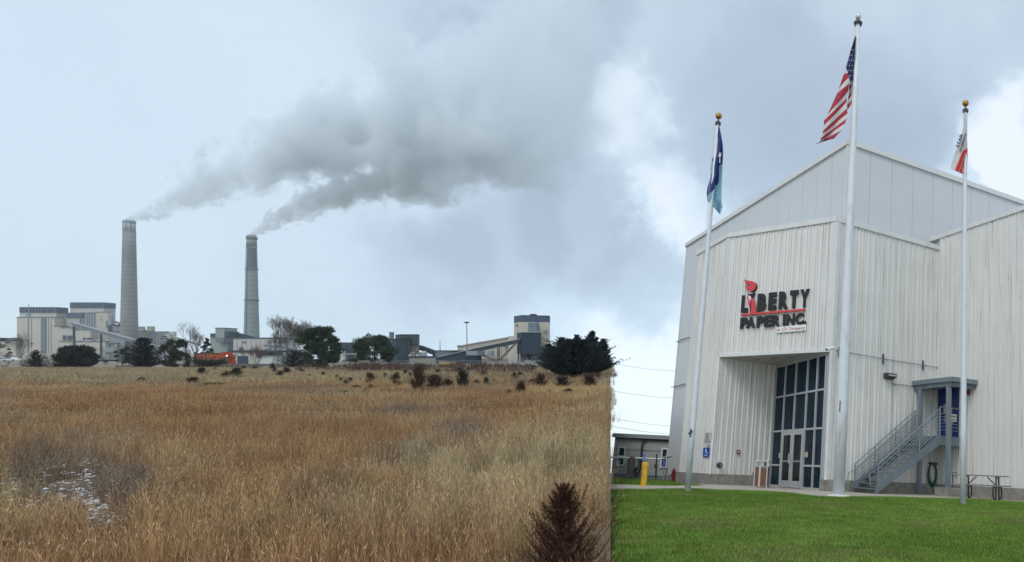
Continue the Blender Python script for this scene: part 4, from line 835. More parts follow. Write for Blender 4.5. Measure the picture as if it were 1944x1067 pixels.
# earth bank falling from the edge of the prairie to the lawn
mb = MB(); MLi = ML.inverted()
for y in FY:
    top = Vector((KS * y, y, float(field_z(KS * y, y)))); tw = ML @ top; zb = lawn_z(0, tw.y) - .3
    xb = seam_xy(tw.y, zb); foot = Vector((max(xb, tw.x - .6) if tw.z > zb else xb, tw.y, min(zb, tw.z - .1))); mb.v += [tuple(tw), tuple(Vector((seam_xy(tw.y, foot.z), tw.y, foot.z)))]
for r_ in range(len(FY) - 1): k = 2 * r_; mb.f.append((k, k + 1, k + 3, k + 2)); mb.m.append(0)
tag(mb.build('earth_bank', M('bank_earth', (.12, .10, .06), .95, var=.4, vscale=2, bump=.5), org=(0, 0, 0)), kind='structure')

# ---- prairie grass
R = np.random.RandomState(11)
m_gr = attr_mat('dry_grass_blade'); tufts_near = [tuft('tuft', 70, .24, .58, .0052, .30, 20 + k, m_gr, .4, 3) for k in range(4)] + [tuft('bent_tuft', 34, .30, .46, .006, 1.1, 30 + k, m_gr, .5, 3) for k in range(2)]
tufts_far = [tuft('tuft', 60, .50, .55, .014, .28, 40 + k, m_gr, .25, 2) for k in range(4)]
def sample(y0, y1, dens):
    n = int(.5 * (1.6 - .34) * (y1 ** 2 - y0 ** 2) * dens); y = np.sqrt(R.rand(n) * (y1 ** 2 - y0 ** 2) + y0 ** 2); k = -1.62 + R.rand(n) * (1.62 + KS); return k * y, y
PAL = {'tan': (.42, .285, .15), 'rust': (.36, .205, .10), 'gold': (.50, .37, .18), 'grey': (.22, .17, .13), 'olive': (.25, .205, .11), 'straw': (.45, .355, .21), 'dim': (.22, .175, .125)}
PAL = {k: np.array(v) * 1.12 for k, v in PAL.items()}
def pix(x, y, z=HL): return PX + F * x / y, PY - F * z / y
PATCH = [(240, 790, 46, 10, 'olive', .9), (880, 835, 60, 22, 'grey', .8), (760, 880, 60, 28, 'grey', .7), (1010, 910, 70, 30, 'grey', .6), (1075, 905, 40, 25, 'dim', .4), (140, 930, 140, 55, 'dim', .8), (60, 900, 60, 40, 'grey', .5), (620, 1040, 30, 30, 'dim', .9),
    (240, 1030, 45, 45, 'grey', .6), (255, 935, 50, 40, 'grey', .7), (680, 840, 120, 40, 'rust', .8), (420, 820, 160, 50, 'rust', .8), (300, 770, 180, 20, 'rust', .7), (960, 770, 120, 20, 'rust', .6), (560, 900, 120, 40, 'rust', .6), (120, 780, 120, 30, 'rust', .7), (1000, 950, 200, 60, 'straw', .6), (900, 1045, 330, 45, 'tan', .6), (300, 1050, 400, 30, 'tan', .5),
    (430, 900, 60, 30, 'rust', .5), (1080, 745, 90, 10, 'gold', .8), (600, 725, 250, 7, 'gold', .8), (250, 718, 260, 7, 'gold', .6), (400, 1000, 150, 60, 'tan', .5), (560, 750, 120, 12, 'dim', .5), (760, 1010, 120, 40, 'straw', .5), (960, 1010, 120, 50, 'straw', .45),
    (620, 960, 60, 30, 'dim', .5), (350, 960, 40, 25, 'dim', .5), (755, 785, 40, 12, 'grey', .6), (1060, 860, 90, 50, 'straw', .5), (900, 900, 120, 40, 'straw', .4), (180, 730, 30, 8, 'grey', .4), (600, 820, 500, 6, 'tan', .2)]
def field_tint(x, y):
    n = len(x); u, v = pix(x, y); t = np.tile(PAL['tan'], (n, 1)); w = np.clip((fbm(x, y, 9, 3) - .42) * 5, 0, 1)[:, None]; t = t * (1 - w) + PAL['rust'] * w * .75 + PAL['tan'] * w * .25
    w = np.clip((fbm(x, y, 5, 31) - .5) * 6, 0, 1)[:, None] * .75; t = t * (1 - w) + PAL['straw'] * w
    w = np.clip((fbm(x, y, 3.2, 71) - .56) * 9, 0, 1)[:, None] * .7; t = t * (1 - w) + PAL['dim'] * w
    wb = smooth2(x, y, 1.1, 9)
    for (a, b, ra, rb, c, k) in PATCH:
        d = ((u - a) / ra) ** 2 + ((v - b) / rb) ** 2 + (wb - .5) * 1.1; w = (np.clip(1.5 - d, 0, 1) * k)[:, None]; t = t * (1 - w) + PAL[c] * w
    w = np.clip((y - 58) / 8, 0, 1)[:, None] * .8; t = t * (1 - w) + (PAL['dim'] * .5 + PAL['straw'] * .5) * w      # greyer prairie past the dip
    t = t * (.72 + .56 * R.rand(n))[:, None] * (1 + (R.rand(n, 3) - .5) * .12); return t
def open_ground(x, y):
    u, v = pix(x, y); q = np.zeros(len(x))
    for (a, b, ra, rb, k) in ((160, 935, 60, 45, .75), (115, 905, 40, 30, .5), (175, 990, 40, 35, .75), (60, 960, 60, 50, .5), (620, 1045, 32, 28, .6), (235, 1030, 40, 40, .5), (20, 900, 40, 40, .4), (250, 930, 40, 30, .3), (370, 1055, 60, 12, .2)):
        d = ((u - a) / ra) ** 2 + ((v - b) / rb) ** 2 + (smooth2(x, y, .7, 19) - .5) * 1.6; q = np.maximum(q, np.clip(1.4 - d, 0, 1) * k)
    return q
Ps = []; Rt = []; Sc = []; Tn = []
for (y0, y1, dens, s0, far) in ((5.6, 13, 17, 1.0, 0), (13, 24, 9.0, 1.05, 0), (24, 56, 3.0, 1.1, 1), (56, 150, .62, 1.35, 1)):
    x, y = sample(y0, y1, dens); og = open_ground(x, y); keep = R.rand(len(x)) > og; x, y, og = x[keep], y[keep], og[keep]; n = len(x)
    z = field_z(x, y); hs_ = s0 * (.65 + .7 * fbm(x, y, 4, 55)) * (1 - .6 * og) * (.85 + .3 * R.rand(n)); keep = x < KS * y - .18 * hs_
    hs_ *= np.where(y > 24, .80, 1.0)
    Ps.append(np.stack([x, y, z], 1)[keep]); Rt.append(np.stack([R.rand(n) * .14 - .07, R.rand(n) * .14 - .07, R.rand(n) * 6.283], 1)[keep]); wd = s0 * (1.0 if y0 < 56 else 1.6)
    Sc.append(np.stack([np.full(n, wd), np.full(n, wd), hs_], 1)[keep]); Tn.append(field_tint(x, y)[keep]); 
nn_ = [len(p) for p in Ps]; print('tufts', nn_)
scatter('prairie_grass', np.concatenate(Ps[:2]), np.concatenate(Rt[:2]), np.concatenate(Sc[:2]), np.concatenate(Tn[:2]), tufts_near, ML, None, 'dry tan and rust coloured prairie grass covering the near field')
scatter('prairie_grass', np.concatenate(Ps[2:]), np.concatenate(Rt[2:]), np.concatenate(Sc[2:]), np.concatenate(Tn[2:]), tufts_far, ML, None, 'dry prairie grass covering the far field')
# snow lying between the stems
V = []; Fc = []
for (a, b, ra, rb, n) in ((180, 975, 14, 12, 90), (168, 905, 10, 25, 60), (150, 950, 12, 14, 50), (110, 915, 26, 16, 45), (40, 985, 40, 24, 40), (200, 1000, 18, 10, 40), (100, 1040, 50, 12, 25), (12, 930, 20, 26, 20), (130, 895, 50, 14, 25), (175, 885, 10, 10, 25)):
    for i in range(n):
        u, v = a + R.randn() * ra, b + R.randn() * rb; y = dist_v(max(v, 880)); x = LX(u, y); rr = .012 + .045 * R.rand() ** 2.2; k = len(V); zz = float(field_z(x, y)) + .02 + .14 * R.rand()
        V.append((x, y, zz + rr * .35)); m_ = 7
        for j in range(m_): q = j * 6.283 / m_; e = rr * (.6 + .7 * R.rand()); V.append((x + e * math.cos(q) * 1.5, y + e * math.sin(q), zz - .01))
        for j in range(m_): Fc.append((k, k + 1 + j, k + 1 + (j + 1) % m_))
sn = npmesh('snow_patches', V, Fc, M('old_snow', (.62, .65, .68), .7), fr=ML, org=(0, 0, 0)); tag(sn, 'thin remnants of snow lying between the dry stems', kind='stuff')

# ---- lawn grass on the mill side
m_lg = attr_mat('lawn_blade', .75)
lt = [tuft('lawn_tuft', 230, .26, .075, .0075, .5, 90 + k, m_lg, 0, 2) for k in range(4)]
def inpoly(x, y, poly):
    c = np.zeros(len(x), bool); n = len(poly)
    for i in range(n):
        (x1, y1), (x2, y2) = poly[i], poly[(i + 1) % n]; 
        if y1 == y2: continue
        c ^= ((y1 > y) != (y2 > y)) & (x < (x2 - x1) * (y - y1) / (y2 - y1) + x1)
    return c
n = 19000; y = R.rand(n) ** .8 * 13.5 + 7.0; x = R.rand(n) * 17 - 7.8; n2_ = 4200; y = np.concatenate([y, 20 + R.rand(n2_) * 22]); x = np.concatenate([x, -16 + R.rand(n2_) * 14]); n = len(x)
z = np.array([lawn_z(a, b) for a, b in zip(x, y)]); xs = np.array([seam_xy(b, c) for b, c in zip(y, z)]); in_ = (~inpoly(x, y, poly)) & (x > xs + .2) & ((y < 20.5) | (x < -3.2 - (y - 20) * .30))
x, y, z = x[in_], y[in_], z[in_]; n = len(x); far = np.where(y > 20, 1.5, 1.0)
t = np.tile(np.array([.165, .285, .045]), (n, 1)); w = np.clip((fbm(x, y, 2.2, 7) - .35) * 2.2, 0, 1)[:, None]; t = t * (1 - w) + np.array([.25, .37, .07]) * w
w = (np.clip((fbm(x, y, 1.0, 27) - .6) * 6, 0, 1) * .8)[:, None]; t = t * (1 - w) + np.array([.26, .29, .09]) * w; t *= (.62 + .7 * R.rand(n))[:, None]
hs_ = (.7 + .6 * fbm(x, y, 1.5, 5)) * (1 + np.clip(.8 - np.abs(y - 17.5), 0, 1) * .25)
scatter('lawn_grass', np.stack([x, y, z], 1), np.stack([np.zeros(n), np.zeros(n), R.rand(n) * 6.283], 1), np.stack([far, far, hs_ * far], 1), t, lt, I4, None, 'short mown green lawn grass in front of the building')

# ---- power station buildings
def haze_mat(n, c, **k): return M(n, c, .8, var=k.pop('var', .06), vscale=k.pop('vscale', .05), streak=k.pop('streak', tuple(x * .8 for x in c)), samt=.5, sscale=(.22, .22, .012), **k)
m_cream = haze_mat('cream_cladding', (.52, .48, .405)); m_cream2 = haze_mat('pale_cladding', (.50, .495, .455)); m_band = haze_mat('blue_grey_louvre', (.065, .10, .145)); m_gr1 = haze_mat('grey_cladding', (.27, .30, .32)); m_gr2 = haze_mat('mid_grey_strip', (.15, .185, .22))
m_dk = haze_mat('dark_blue_grey', (.022, .042, .072)); m_teal = haze_mat('teal_cladding', (.038, .072, .095)); m_grn = haze_mat('grey_green_cladding', (.27, .33, .31)); m_brn = haze_mat('brown_grey_concrete', (.235, .215, .195)); m_lt = haze_mat('light_roof', (.38, .40, .41)); m_wt = M('white_panel', (.58, .60, .58), .7, var=.06, vscale=.3)
m_dwin = M('dark_opening', (.04, .055, .075), .6); m_blk = M('far_dark_trim', (.065, .08, .10), .8)
def blk(root, nm, u0, u1, v0, v1, d, mat, dep=40, trim=0, mat2=None):
    """box seen between u0..u1, v0..v1 at distance d; dep metres deep"""
    mb = MB(); x0, x1, z1 = LX(u0, d), LX(u1, d), LZ(v0, d); z0 = HL - 1 if v1 is None else LZ(v1, d); mb.box(x0, x1, d, d + dep, z0, z1); o = mb.build(nm, mat, root, fr=ML)
    if trim: mb = MB(); e = .5; mb.box(x0 - e, x1 + e, d - e, d + dep + e, z1, z1 + trim * d / F); mb.build('roof_edge', mat2 or m_blk, o if root else None)
    return o
def pan(root, nm, u0, u1, v0, v1, d, mat, pr=.6):   # shallow piece proud of a front wall
    mb = MB(); mb.box(LX(u0, d), LX(u1, d), d - pr, d + .1, LZ(v1, d), LZ(v0, d)); return mb.build(nm, mat, root, fr=ML)
def bthing(nm, lab, cat, u, d, grp=None): return thing(nm, lab, cat, (LX(u, d), d, HL), grp, ML)
def ribs(root, u0, u1, v0, v1, d, n, mat):
    for i in range(n): u = u0 + (u1 - u0) * (i + .5) / n; pan(root, 'cladding_seam', u - .12, u + .12, v0, v1, d, mat, .25)

t = bthing('boiler_house', 'leftmost cream boiler house with blue grey band and tall grey strip', 'building', 70, 905)
blk(t, 'wall', 32, 104, 603, None, 905, m_cream, 9.2, 1.2); blk(t, 'upper_wall', 37, 107, 593.5, None, 925, m_cream2, 13.8); blk(t, 'band', 36.6, 107.4, 583, 593.5, 924, m_band, 14.2)
pan(t, 'strip', 79, 88, 604, 671, 905, m_gr2, 1); pan(t, 'strip', 53.5, 54.6, 604, 671, 905, m_gr1, .8); pan(t, 'strip', 50, 58, 594, 602, 925, m_gr1, .8)
for u in (60, 92, 97): pan(t, 'seam', u, u + .5, 604, 671, 905, m_gr1, .5)
for u in (40, 45, 51, 57, 63, 69, 75, 81, 87, 93, 99): pan(t, 'louvre_post', u, u + .8, 583.5, 593, 924, m_dk, .5)
t2 = bthing('mast', 'thin mast rising in front of the leftmost boiler house', 'mast', 54, 880); mb = MB(); mb.tube([(LX(54.5, 880), 880, HL), (LX(54.8, 880), 880, LZ(577, 880))], [.55, .3], 6); mb.build('pole', m_gr1, t2)
t = bthing('turbine_annex', 'stepped cream annex with dark roof edges below the conveyor', 'building', 125, 880)
blk(t, 'wall', 103, 116, 620, None, 895, m_cream, 9.2, 1.2); blk(t, 'wall', 114, 136, 623, None, 890, m_cream2, 9.2, 1); blk(t, 'wall', 136, 172, 627, None, 885, m_cream, 9.2, 1)
for q in ((120, 126, 636.5, 646.5), (128.5, 141, 637, 646.5), (158, 163, 641, 646), (166, 175, 641, 646)): pan(t, 'window', *q, 885 if q[0] > 135 else 884, m_dwin, .6)
blk(t, 'low_wall', 113, 200, 649, None, 845, m_cream, 4.6, 1.4); blk(t, 'low_wall', 197, 222, 652, None, 850, m_gr1, 3.8, 1.2)
for u in (142, 150, 165, 173, 188, 206): pan(t, 'roof_vent', u, u + 5, 645.6, 647.4, 848, m_wt, 3)
pan(t, 'wall_grid', 190, 219, 659, 668, 844, m_gr1, .8)
t = bthing('boiler_house', 'small cream block with a blue grey band between the two tall boiler houses', 'building', 142, 930)
blk(t, 'wall', 126, 155, 603.5, None, 930, m_cream2, 10.8); blk(t, 'band', 125.6, 155.4, 593.5, 603.5, 929, m_band, 11.1); pan(t, 'strip', 152, 154, 604, 615, 930, m_gr2)
t = bthing('boiler_house', 'tallest cream boiler house with a dark blue grey band, left of the first chimney', 'building', 170, 925)
blk(t, 'wall', 133, 197, 584.5, None, 935, m_cream2, 15.4); blk(t, 'band', 132.6, 197.4, 574, 584.5, 934, m_band, 15.7); blk(t, 'wall', 161, 184, 594.5, None, 915, m_gr1, 3.1, 1); blk(t, 'wall', 183, 205, 593, None, 912, m_cream, 3.4, 1); blk(t, 'wall', 205, 211, 600, None, 912, m_gr1, 3.1)
pan(t, 'strip', 202, 204, 609, 622, 912, m_gr2); pan(t, 'panel', 190, 194, 606, 607.5, 912, m_gr2); pan(t, 'panel', 191, 193, 599.5, 600.6, 912, m_gr2)
for u in (139, 145, 151, 158, 164, 171, 178, 185, 191): pan(t, 'louvre_post', u, u + .8, 574.5, 584, 934, m_dk, .5)
for u in (166, 170, 175, 180): pan(t, 'cladding_seam', u, u + .5, 596, 640, 915, m_gr2, .4)
t = bthing('service_building', 'low cream service building at the far left edge of the station', 'building', 10, 900); blk(t, 'wall', -60, 31, 648, None, 900, m_cream, 6.2); blk(t, 'band', -60, 31.4, 641.5, 648, 899, m_dk, 6.5)
t = bthing('precipitator_hall', 'long low grey hall behind the first chimney', 'building', 270, 870)
blk(t, 'wall', 205, 214, 617, None, 900, m_dk, 3.1); blk(t, 'wall', 213, 233, 618, None, 900, m_gr1, 4.6, .6); blk(t, 'wall', 206, 262, 630, None, 885, m_gr1, 6.2, 1.4); blk(t, 'wall', 258, 318, 630, None, 880, m_gr1, 6.2, .8); blk(t, 'wall', 315, 322, 634, None, 870, m_cream2, 3.1); blk(t, 'wall', 320, 331, 629.5, None, 875, m_cream2, 3.1); blk(t, 'roof_house', 279, 290, 619.5, 631, 890, M('pale_yellow_box', (.40, .40, .30), .8), 3); blk(t, 'roof_house', 262, 273, 620, 631, 892, m_grn, 2.0)
for q in ((311, 316, 638, 640.5), (309, 318, 642, 644.5), (309, 320, 652, 657), (312, 318, 648, 650)): pan(t, 'opening', *q, 868, m_dk, 3)
for u in range(264, 312, 6): pan(t, 'cladding_seam', u, u + .5, 632, 665, 880, m_gr2, .3)
for u in range(215, 232, 4): pan(t, 'roof_fan', u, u + 2.5, 616.0, 618, 899, m_dk, 2)
def gallery(nm, lab, pts, h, d, mats, legs=(), grp=None, wid=2.5):
    """inclined conveyor gallery through pixel points (top edge), with roof, side and trestles"""
    t = bthing(nm, lab, 'conveyor', pts[len(pts) // 2][0], d, grp)
    for a, b in zip(pts[:-1], pts[1:]):
        da = a[2] if len(a) > 2 else d; db = b[2] if len(b) > 2 else d
        for n_, o0, o1, mt in (('roof', 0, h * .2, mats[0]), ('side', h * .2, h, mats[1])):
            P = [Vector((LX(a[0], da), da, LZ(a[1] + o1, da))), Vector((LX(b[0], db), db, LZ(b[1] + o1, db))), Vector((LX(b[0], db), db, LZ(b[1] + o0, db))), Vector((LX(a[0], da), da, LZ(a[1] + o0, da)))]
            e = Vector((0, -.4 if n_ == 'roof' else 0, 0)); k = Vector((0, wid, 0)); mb = MB(); mb.hexa([P[0] + e, P[1] + e, P[1] + k, P[0] + k], [P[3] + e, P[2] + e, P[2] + k, P[3] + k]); mb.build(n_, mt, t)
    for (u, v, w) in legs:
        dd = d + 1; mb = MB(); mb.box(LX(u - w / 2, dd), LX(u + w / 2, dd), dd, dd + wid * .7, HL - .5, LZ(v, dd)); mb.build('trestle', mats[2], t)
    return t
gallery('conveyor_gallery', 'long grey conveyor gallery sloping down in front of the cream annex', [(137, 611.5), (192, 627), (262, 646), (345, 670)], 7.5, 800, (m_lt, m_gr2, m_dk), ((190.5, 633, 2.2), (240.5, 646, 6.5), (296, 664, 2), (139, 618, 2)))
gallery('conveyor_gallery', 'upper pale conveyor gallery passing behind the first chimney', [(210, 607), (262, 622), (300, 633)], 4.0, 945, (m_cream2, m_gr1, m_gr1), ((225, 612, 1),))
gallery('conveyor_gallery', 'thin pale conveyor gallery descending right of the grey hall', [(331, 639), (350, 644), (377, 653)], 4.0, 860, (m_cream2, m_gr1, m_gr1), ((352, 650, 1.2), (372, 656, 1.2)))

# chimneys
m_ch1 = M('chimney_concrete', (.27, .27, .26), .9, var=.10, vscale=.03, streak=(.17, .17, .165), samt=.5, sscale=(.08, .08, .006), band=.055); m_ch1p = M('chimney_pale_top', (.40, .42, .42), .9, var=.08, vscale=.08)
m_ch2 = M('chimney_concrete_green', (.26, .315, .305), .9, var=.06, vscale=.05, streak=(.22, .25, .25), samt=.4, sscale=(.12, .12, .004), band=.05); m_ch2d = M('chimney_dark_stripe', (.13, .155, .165), .9)
def chimney(lab, u, d, vtop, r0, r1, mats, vpale, rings):
    c = Vector((LX(u, d), d, HL)); t = thing('chimney', lab, 'chimney', c, None, ML); zt = LZ(vtop, d) - HL; zp = LZ(vpale, d) - HL; q = d / F
    rr = lambda z: (r0 + (r1 - r0) * min(1, z / zt) ** .85) * q
    mb = MB(); mb.lathe(c, [(rr(zp * k / 8), zp * k / 8) for k in range(9)], 40); mb.build('shaft', mats[0], t, smooth=True)
    mb = MB(); mb.lathe(c, [(rr(zp), zp), (rr(zt) , zt - 5 * q)], 40); mb.build('upper_shaft', mats[1], t, smooth=True)
    mb = MB(); mb.lathe(c, [(rr(zt) * 1.06, zt - 5 * q), (rr(zt) * 1.1, zt - 4 * q), (rr(zt) * 1.02, zt - 2.2 * q), (rr(zt) * .92, zt - 1 * q), (rr(zt) * .78, zt), (rr(zt) * .6, zt)], 40); mb.build('crown', mats[2], t, smooth=False)
    for v in rings:
        z = LZ(v, d) - HL; mb = MB(); mb.lathe(c, [(rr(z) * 1.0, z - .9 * q), (rr(z) + 1.5 * q, z - .7 * q), (rr(z) + 1.5 * q, z + .1 * q), (rr(z), z + .2 * q)], 40); pf_ = mb.build('platform', M('platform_steel', (.13, .15, .17), .7), t)
        for k in range(24): a = k * math.tau / 24; mb = MB(); x, y = c.x + (rr(z) + 1.4 * q) * math.cos(a), c.y + (rr(z) + 1.4 * q) * math.sin(a); mb.tube([(x, y, c.z + z), (x, y, c.z + z + 1.4 * q)], .12, 4); mb.build('railing_post', m_gr2, pf_)
    return t, c, rr, zt, q
t, c, rr, zt, q = chimney('taller left concrete chimney with a pale top, smoke rising from it', 245.3, 860, 418, 13.2, 8.6, (m_ch1, m_ch1p, M('crown_steel', (.28, .33, .34), .7)), 440, ())
for k in range(3): a = math.radians(250 + k * 40); z0, z1 = LZ(440, 860) - HL, LZ(421, 860) - HL; mb = MB(); mb.tube([c + Vector((math.cos(a) * rr(z0) * 1.01, math.sin(a) * rr(z0) * 1.01, z0)), c + Vector((math.cos(a) * rr(z1) * 1.01, math.sin(a) * rr(z1) * 1.01, z1))], .4, 4); mb.build('ladder', m_gr2, t)
t, c, rr, zt, q = chimney('right concrete chimney with platforms and a dark vertical stripe', 477.8, 860, 446, 12.6, 7.4, (m_ch2, m_ch2, M('crown_steel')), 470, (453, 511, 570))
z0, z1 = LZ(509, 860) - HL, LZ(471, 860) - HL
mb = MB(); n_ = 10; k0 = len(mb.v)
for z in (z0, z1):
    for rad in (1.0, 1.03):
        for j in range(n_ + 1): a = math.radians(-92 + 95 * j / n_); mb.v.append(tuple(c + Vector((math.cos(a) * rr(z) * rad, math.sin(a) * rr(z) * rad, z))))
m1 = n_ + 1
for j in range(n_):
    for A_, B_ in (((1, j), (3, j)),): mb.f.append((m1 + j, m1 + j + 1, 3 * m1 + j + 1, 3 * m1 + j)); mb.m.append(0)
    mb.f.append((j, j + 1, m1 + j + 1, m1 + j)); mb.f.append((2 * m1 + j, 2 * m1 + j + 1, 3 * m1 + j + 1, 3 * m1 + j)); mb.m += [0, 0]
mb.build('dark_stripe', m_ch2d, t)
for a in (200, 268): mb = MB(); a = math.radians(a); mb.tube([c + Vector((math.cos(a) * rr(z) * 1.015, math.sin(a) * rr(z) * 1.015, z)) for z in (0, zt * .3, zt * .6, zt * .93)], .7, 5); mb.build('conduit', m_gr2, t)

# middle group
t = bthing('crusher_tower', 'grey green crusher tower with dark caps left of the right chimney', 'building', 418, 640)
blk(t, 'wall', 399, 432, 640, None, 640, m_grn, 18); blk(t, 'cap', 399, 434, 633, 640, 639, m_teal, 20); blk(t, 'tower', 409, 425.5, 623, 641, 636, m_grn, 14, .8); blk(t, 'chute', 409.5, 424.5, 641, 650, 634, m_gr2, 10); blk(t, 'wall', 432, 440, 645, None, 642, m_gr2, 15); blk(t, 'side_block', 425.5, 433, 629, 640, 637, m_teal, 12)
gallery('conveyor_gallery', 'dark blue conveyor gallery climbing to the grey green crusher tower', [(430, 627.5), (462, 634.5), (486, 640.5)], 6, 646, (m_teal, m_dk, m_dk), ((446, 636, 1.2),))
t = bthing('transfer_building', 'cream transfer building with a dark roof edge below the right chimney', 'building', 486, 620)
blk(t, 'wall', 443, 530, 643, None, 622, m_cream2, 25, 2.2, m_teal)
for q in ((459.5, 466.5, 648, 651.5), (508, 515, 646, 655), (519, 525.5, 648, 650.5), (455, 462, 660, 665), (508, 512, 663, 668), (521, 526, 658, 668)): pan(t, 'window', *q, 622, m_gr2 if q[0] != 455 else m_dwin, .6)
for i, u in enumerate(range(450, 528, 9)): pan(t, 'cladding_seam', u, u + .4, 645, 668, 622, m_gr1, .25)
blk(t, 'canopy', 506, 532, 655.5, 657.5, 620, m_gr2, 8)
gallery('conveyor_gallery', 'grey conveyor gallery descending behind the bare tree', [(500, 654), (532, 655), (570, 664)], 4, 600, (m_lt, m_gr2, m_gr2), ((545, 662, 1.4), (560, 665, 1.4)))
t = bthing('maintenance_garage', 'low cream garage with a dark roof band and two dark doors beside the locomotives', 'building', 460, 300)
blk(t, 'wall', 432, 487, 669, None, 300, m_cream2, 12); blk(t, 'band', 431.5, 517.5, 665, 669, 299.6, m_teal, 13)
for q in ((437, 446, 678, 692.5, 'door'), (451, 471.5, 676, 692.5, 'garage_door')): pan(t, q[4], *q[:4], 300, m_gr2 if q[4] == 'door' else m_dk, .12)
blk(t, 'white_wing', 487, 517, 676.5, None, 297, m_wt, 12, 1.0, m_lt); blk(t, 'grey_wing', 517, 548, 669, None, 305, m_gr1, 12); pan(t, 'shutter', 519, 545, 680, 693, 305, m_gr2, .15)
for k in range(4): pan(t, 'door_rail', 451.5, 471, 679 + k * 3.2, 679.4 + k * 3.2, 299.9, m_gr2, .08)
# right-hand group
t = bthing('transfer_tower', 'teal transfer tower between the big pine and the middle pine', 'building', 648, 520)
blk(t, 'wall', 640, 655.5, 650.5, None, 520, m_teal, 14, .5); blk(t, 'wing', 655.5, 662, 658, 668, 524, m_dk, 10)
mb = MB(); P = [LP(622, 688, 505), LP(651, 692, 505), LP(647, 662, 505), LP(645, 660, 505)]; mb.v = [tuple(p) for p in P] + [tuple(p + Vector((0, 4, 0))) for p in P]; mb.f = [(0, 1, 2, 3), (7, 6, 5, 4), (0, 4, 5, 1), (1, 5, 6, 2), (2, 6, 7, 3), (3, 7, 4, 0)]; mb.m = [0] * 6; mb.build('white_chute_cover', m_wt, t)
gallery('conveyor_gallery', 'dark conveyor gallery right of the teal transfer tower', [(656, 657.5), (684, 666), (700, 671)], 7, 528, (m_teal, m_dk, m_dk), ())
gallery('conveyor_gallery', 'pale low conveyor behind the middle pine', [(649, 683.5), (690, 673), (760, 657.5)], 3.5, 380, (m_lt, m_gr2, m_gr1), ((665, 682, 1), (735, 668, 1)))
gallery('conveyor_gallery', 'white pipe bridge behind the middle pine', [(650, 671), (690, 671), (745, 661)], 3.0, 400, (m_wt, m_gr1, m_gr1), ((655, 676, 1), (700, 674, 1)))
def poly_tower(root, nm, pts, vtop, vbot, mat, d0):
    z1 = LZ(vtop, d0); z0 = HL - .5 if vbot is None else LZ(vbot, d0); mb = MB(); mb.prism([(LX(u, d), d) for u, d in pts], z0, z1); return mb.build(nm, mat, root)
t = bthing('coal_silo', 'brown grey coal silo with chamfered corners and a dark upper band', 'building', 772, 360)
poly_tower(t, 'wall', [(751, 366), (759, 358), (793, 358), (796, 368), (793, 385), (755, 385)], 656, None, m_brn, 358); poly_tower(t, 'upper_wall', [(750.6, 365.5), (759, 357.5), (793.4, 357.5), (796.5, 368), (793, 386), (755, 386)], 636, 656, haze_mat('slate_cladding', (.055, .072, .085)), 357.5)
pan(t, 'vent', 770, 777, 642.4, 643.6, 357.5, m_lt, .3); pan(t, 'ladder_cage', 772, 779, 657, 682, 358, m_gr2, .3); pan(t, 'opening', 774, 777, 660, 675, 357.7, m_dwin, .2)
poly_tower(t, 'roof_cap', [(750.2, 365), (759, 357.2), (793.8, 357.2), (797, 368), (793, 386.4), (755, 386.4)], 634.6, 636, m_dk, 357.2)
t = bthing('dust_collector', 'dark teal dust collector block with a round vent, left of the coal silo', 'building', 746, 345)
blk(t, 'wall', 734, 752.5, 643.5, None, 345, m_teal, 10, .4); blk(t, 'side_block', 752.5, 759, 641.5, 672, 349, m_gr2, 8, .4); mb = MB(); cc = Vector((LX(743.5, 350), 350, LZ(643.5, 350))); mb.lathe(cc, [(1.1, 0), (1.1, 3.4), (1.25, 3.45), (1.25, 3.75)], 18); mb.build('vent_drum', m_gr2, t); pan(t, 'hatch', 742, 744, 647, 649, 345, m_lt, .1)
for u in (738, 741): mb = MB(); mb.tube([LP(u, 643.5, 346), LP(u, 637 + (u - 738) * .3, 346)], .12, 5); mb.build('vent_pipe', m_gr2, t)
gallery('conveyor_gallery', 'dark blue conveyor gallery descending from the coal silo to the right', [(796, 655.5), (825, 666), (842, 672)], 9, 362, (m_teal, m_dk, m_dk), ((822, 674, 1.5),))
t = bthing('pump_house', 'low grey pump house at the foot of the dark conveyor', 'building', 840, 340); blk(t, 'wall', 827, 853, 665.5, None, 340, m_gr2, 10, .5); blk(t, 'wing', 856, 878, 665.5, None, 345, m_dk, 8, .4)
t2 = bthing('antenna', 'short thin antenna on the low pump house', 'antenna', 835, 342); mb = MB(); mb.tube([LP(835.5, 666, 342), LP(835.3, 647, 342)], [.22, .14], 5); mb.build('rod', m_gr2, t2)
t = bthing('conveyor_shed', 'long cream shed sloping up to the banded tower', 'building', 930, 430)
mb = MB(); d = 430; P = [LP(880, 656, d), LP(980, 638.5, d)]; zb_ = HL - .5
mb.hexa([(P[0].x, d, zb_), (P[1].x, d, zb_), (P[1].x, d + 14, zb_), (P[0].x, d + 14, zb_)], [tuple(P[0]), tuple(P[1]), (P[1].x, d + 14, P[1].z - .8), (P[0].x, d + 14, P[0].z - .8)]); mb.build('wall', m_cream, t)
mb = MB(); mb.beam(P[0] + Vector((0, -.3, .2)), P[1] + Vector((0, -.3, .2)), 1.2, .5, Vector((0, 0, 1))); mb.build('roof_edge', m_lt, t)
blk(t, 'wall', 868.5, 882, 657.5, None, 432, m_cream2, 10); blk(t, 'cap', 868, 881, 655.5, 659, 431.6, m_gr2, 10); blk(t, 'wall', 965, 978, 638, None, 428, m_cream, 14); pan(t, 'skirt', 880, 985, 681, 688, 429.6, m_brn, .5)
for u in range(888, 980, 8): pan(t, 'cladding_seam', u, u + .35, 660 - (u - 880) * .17 + 1, 681, 429.8, m_gr1, .15)
for u, v in ((957, 653), (961, 653)): pan(t, 'wall_box', u, u + 3, v, v + 6, 429, m_gr2, .8)
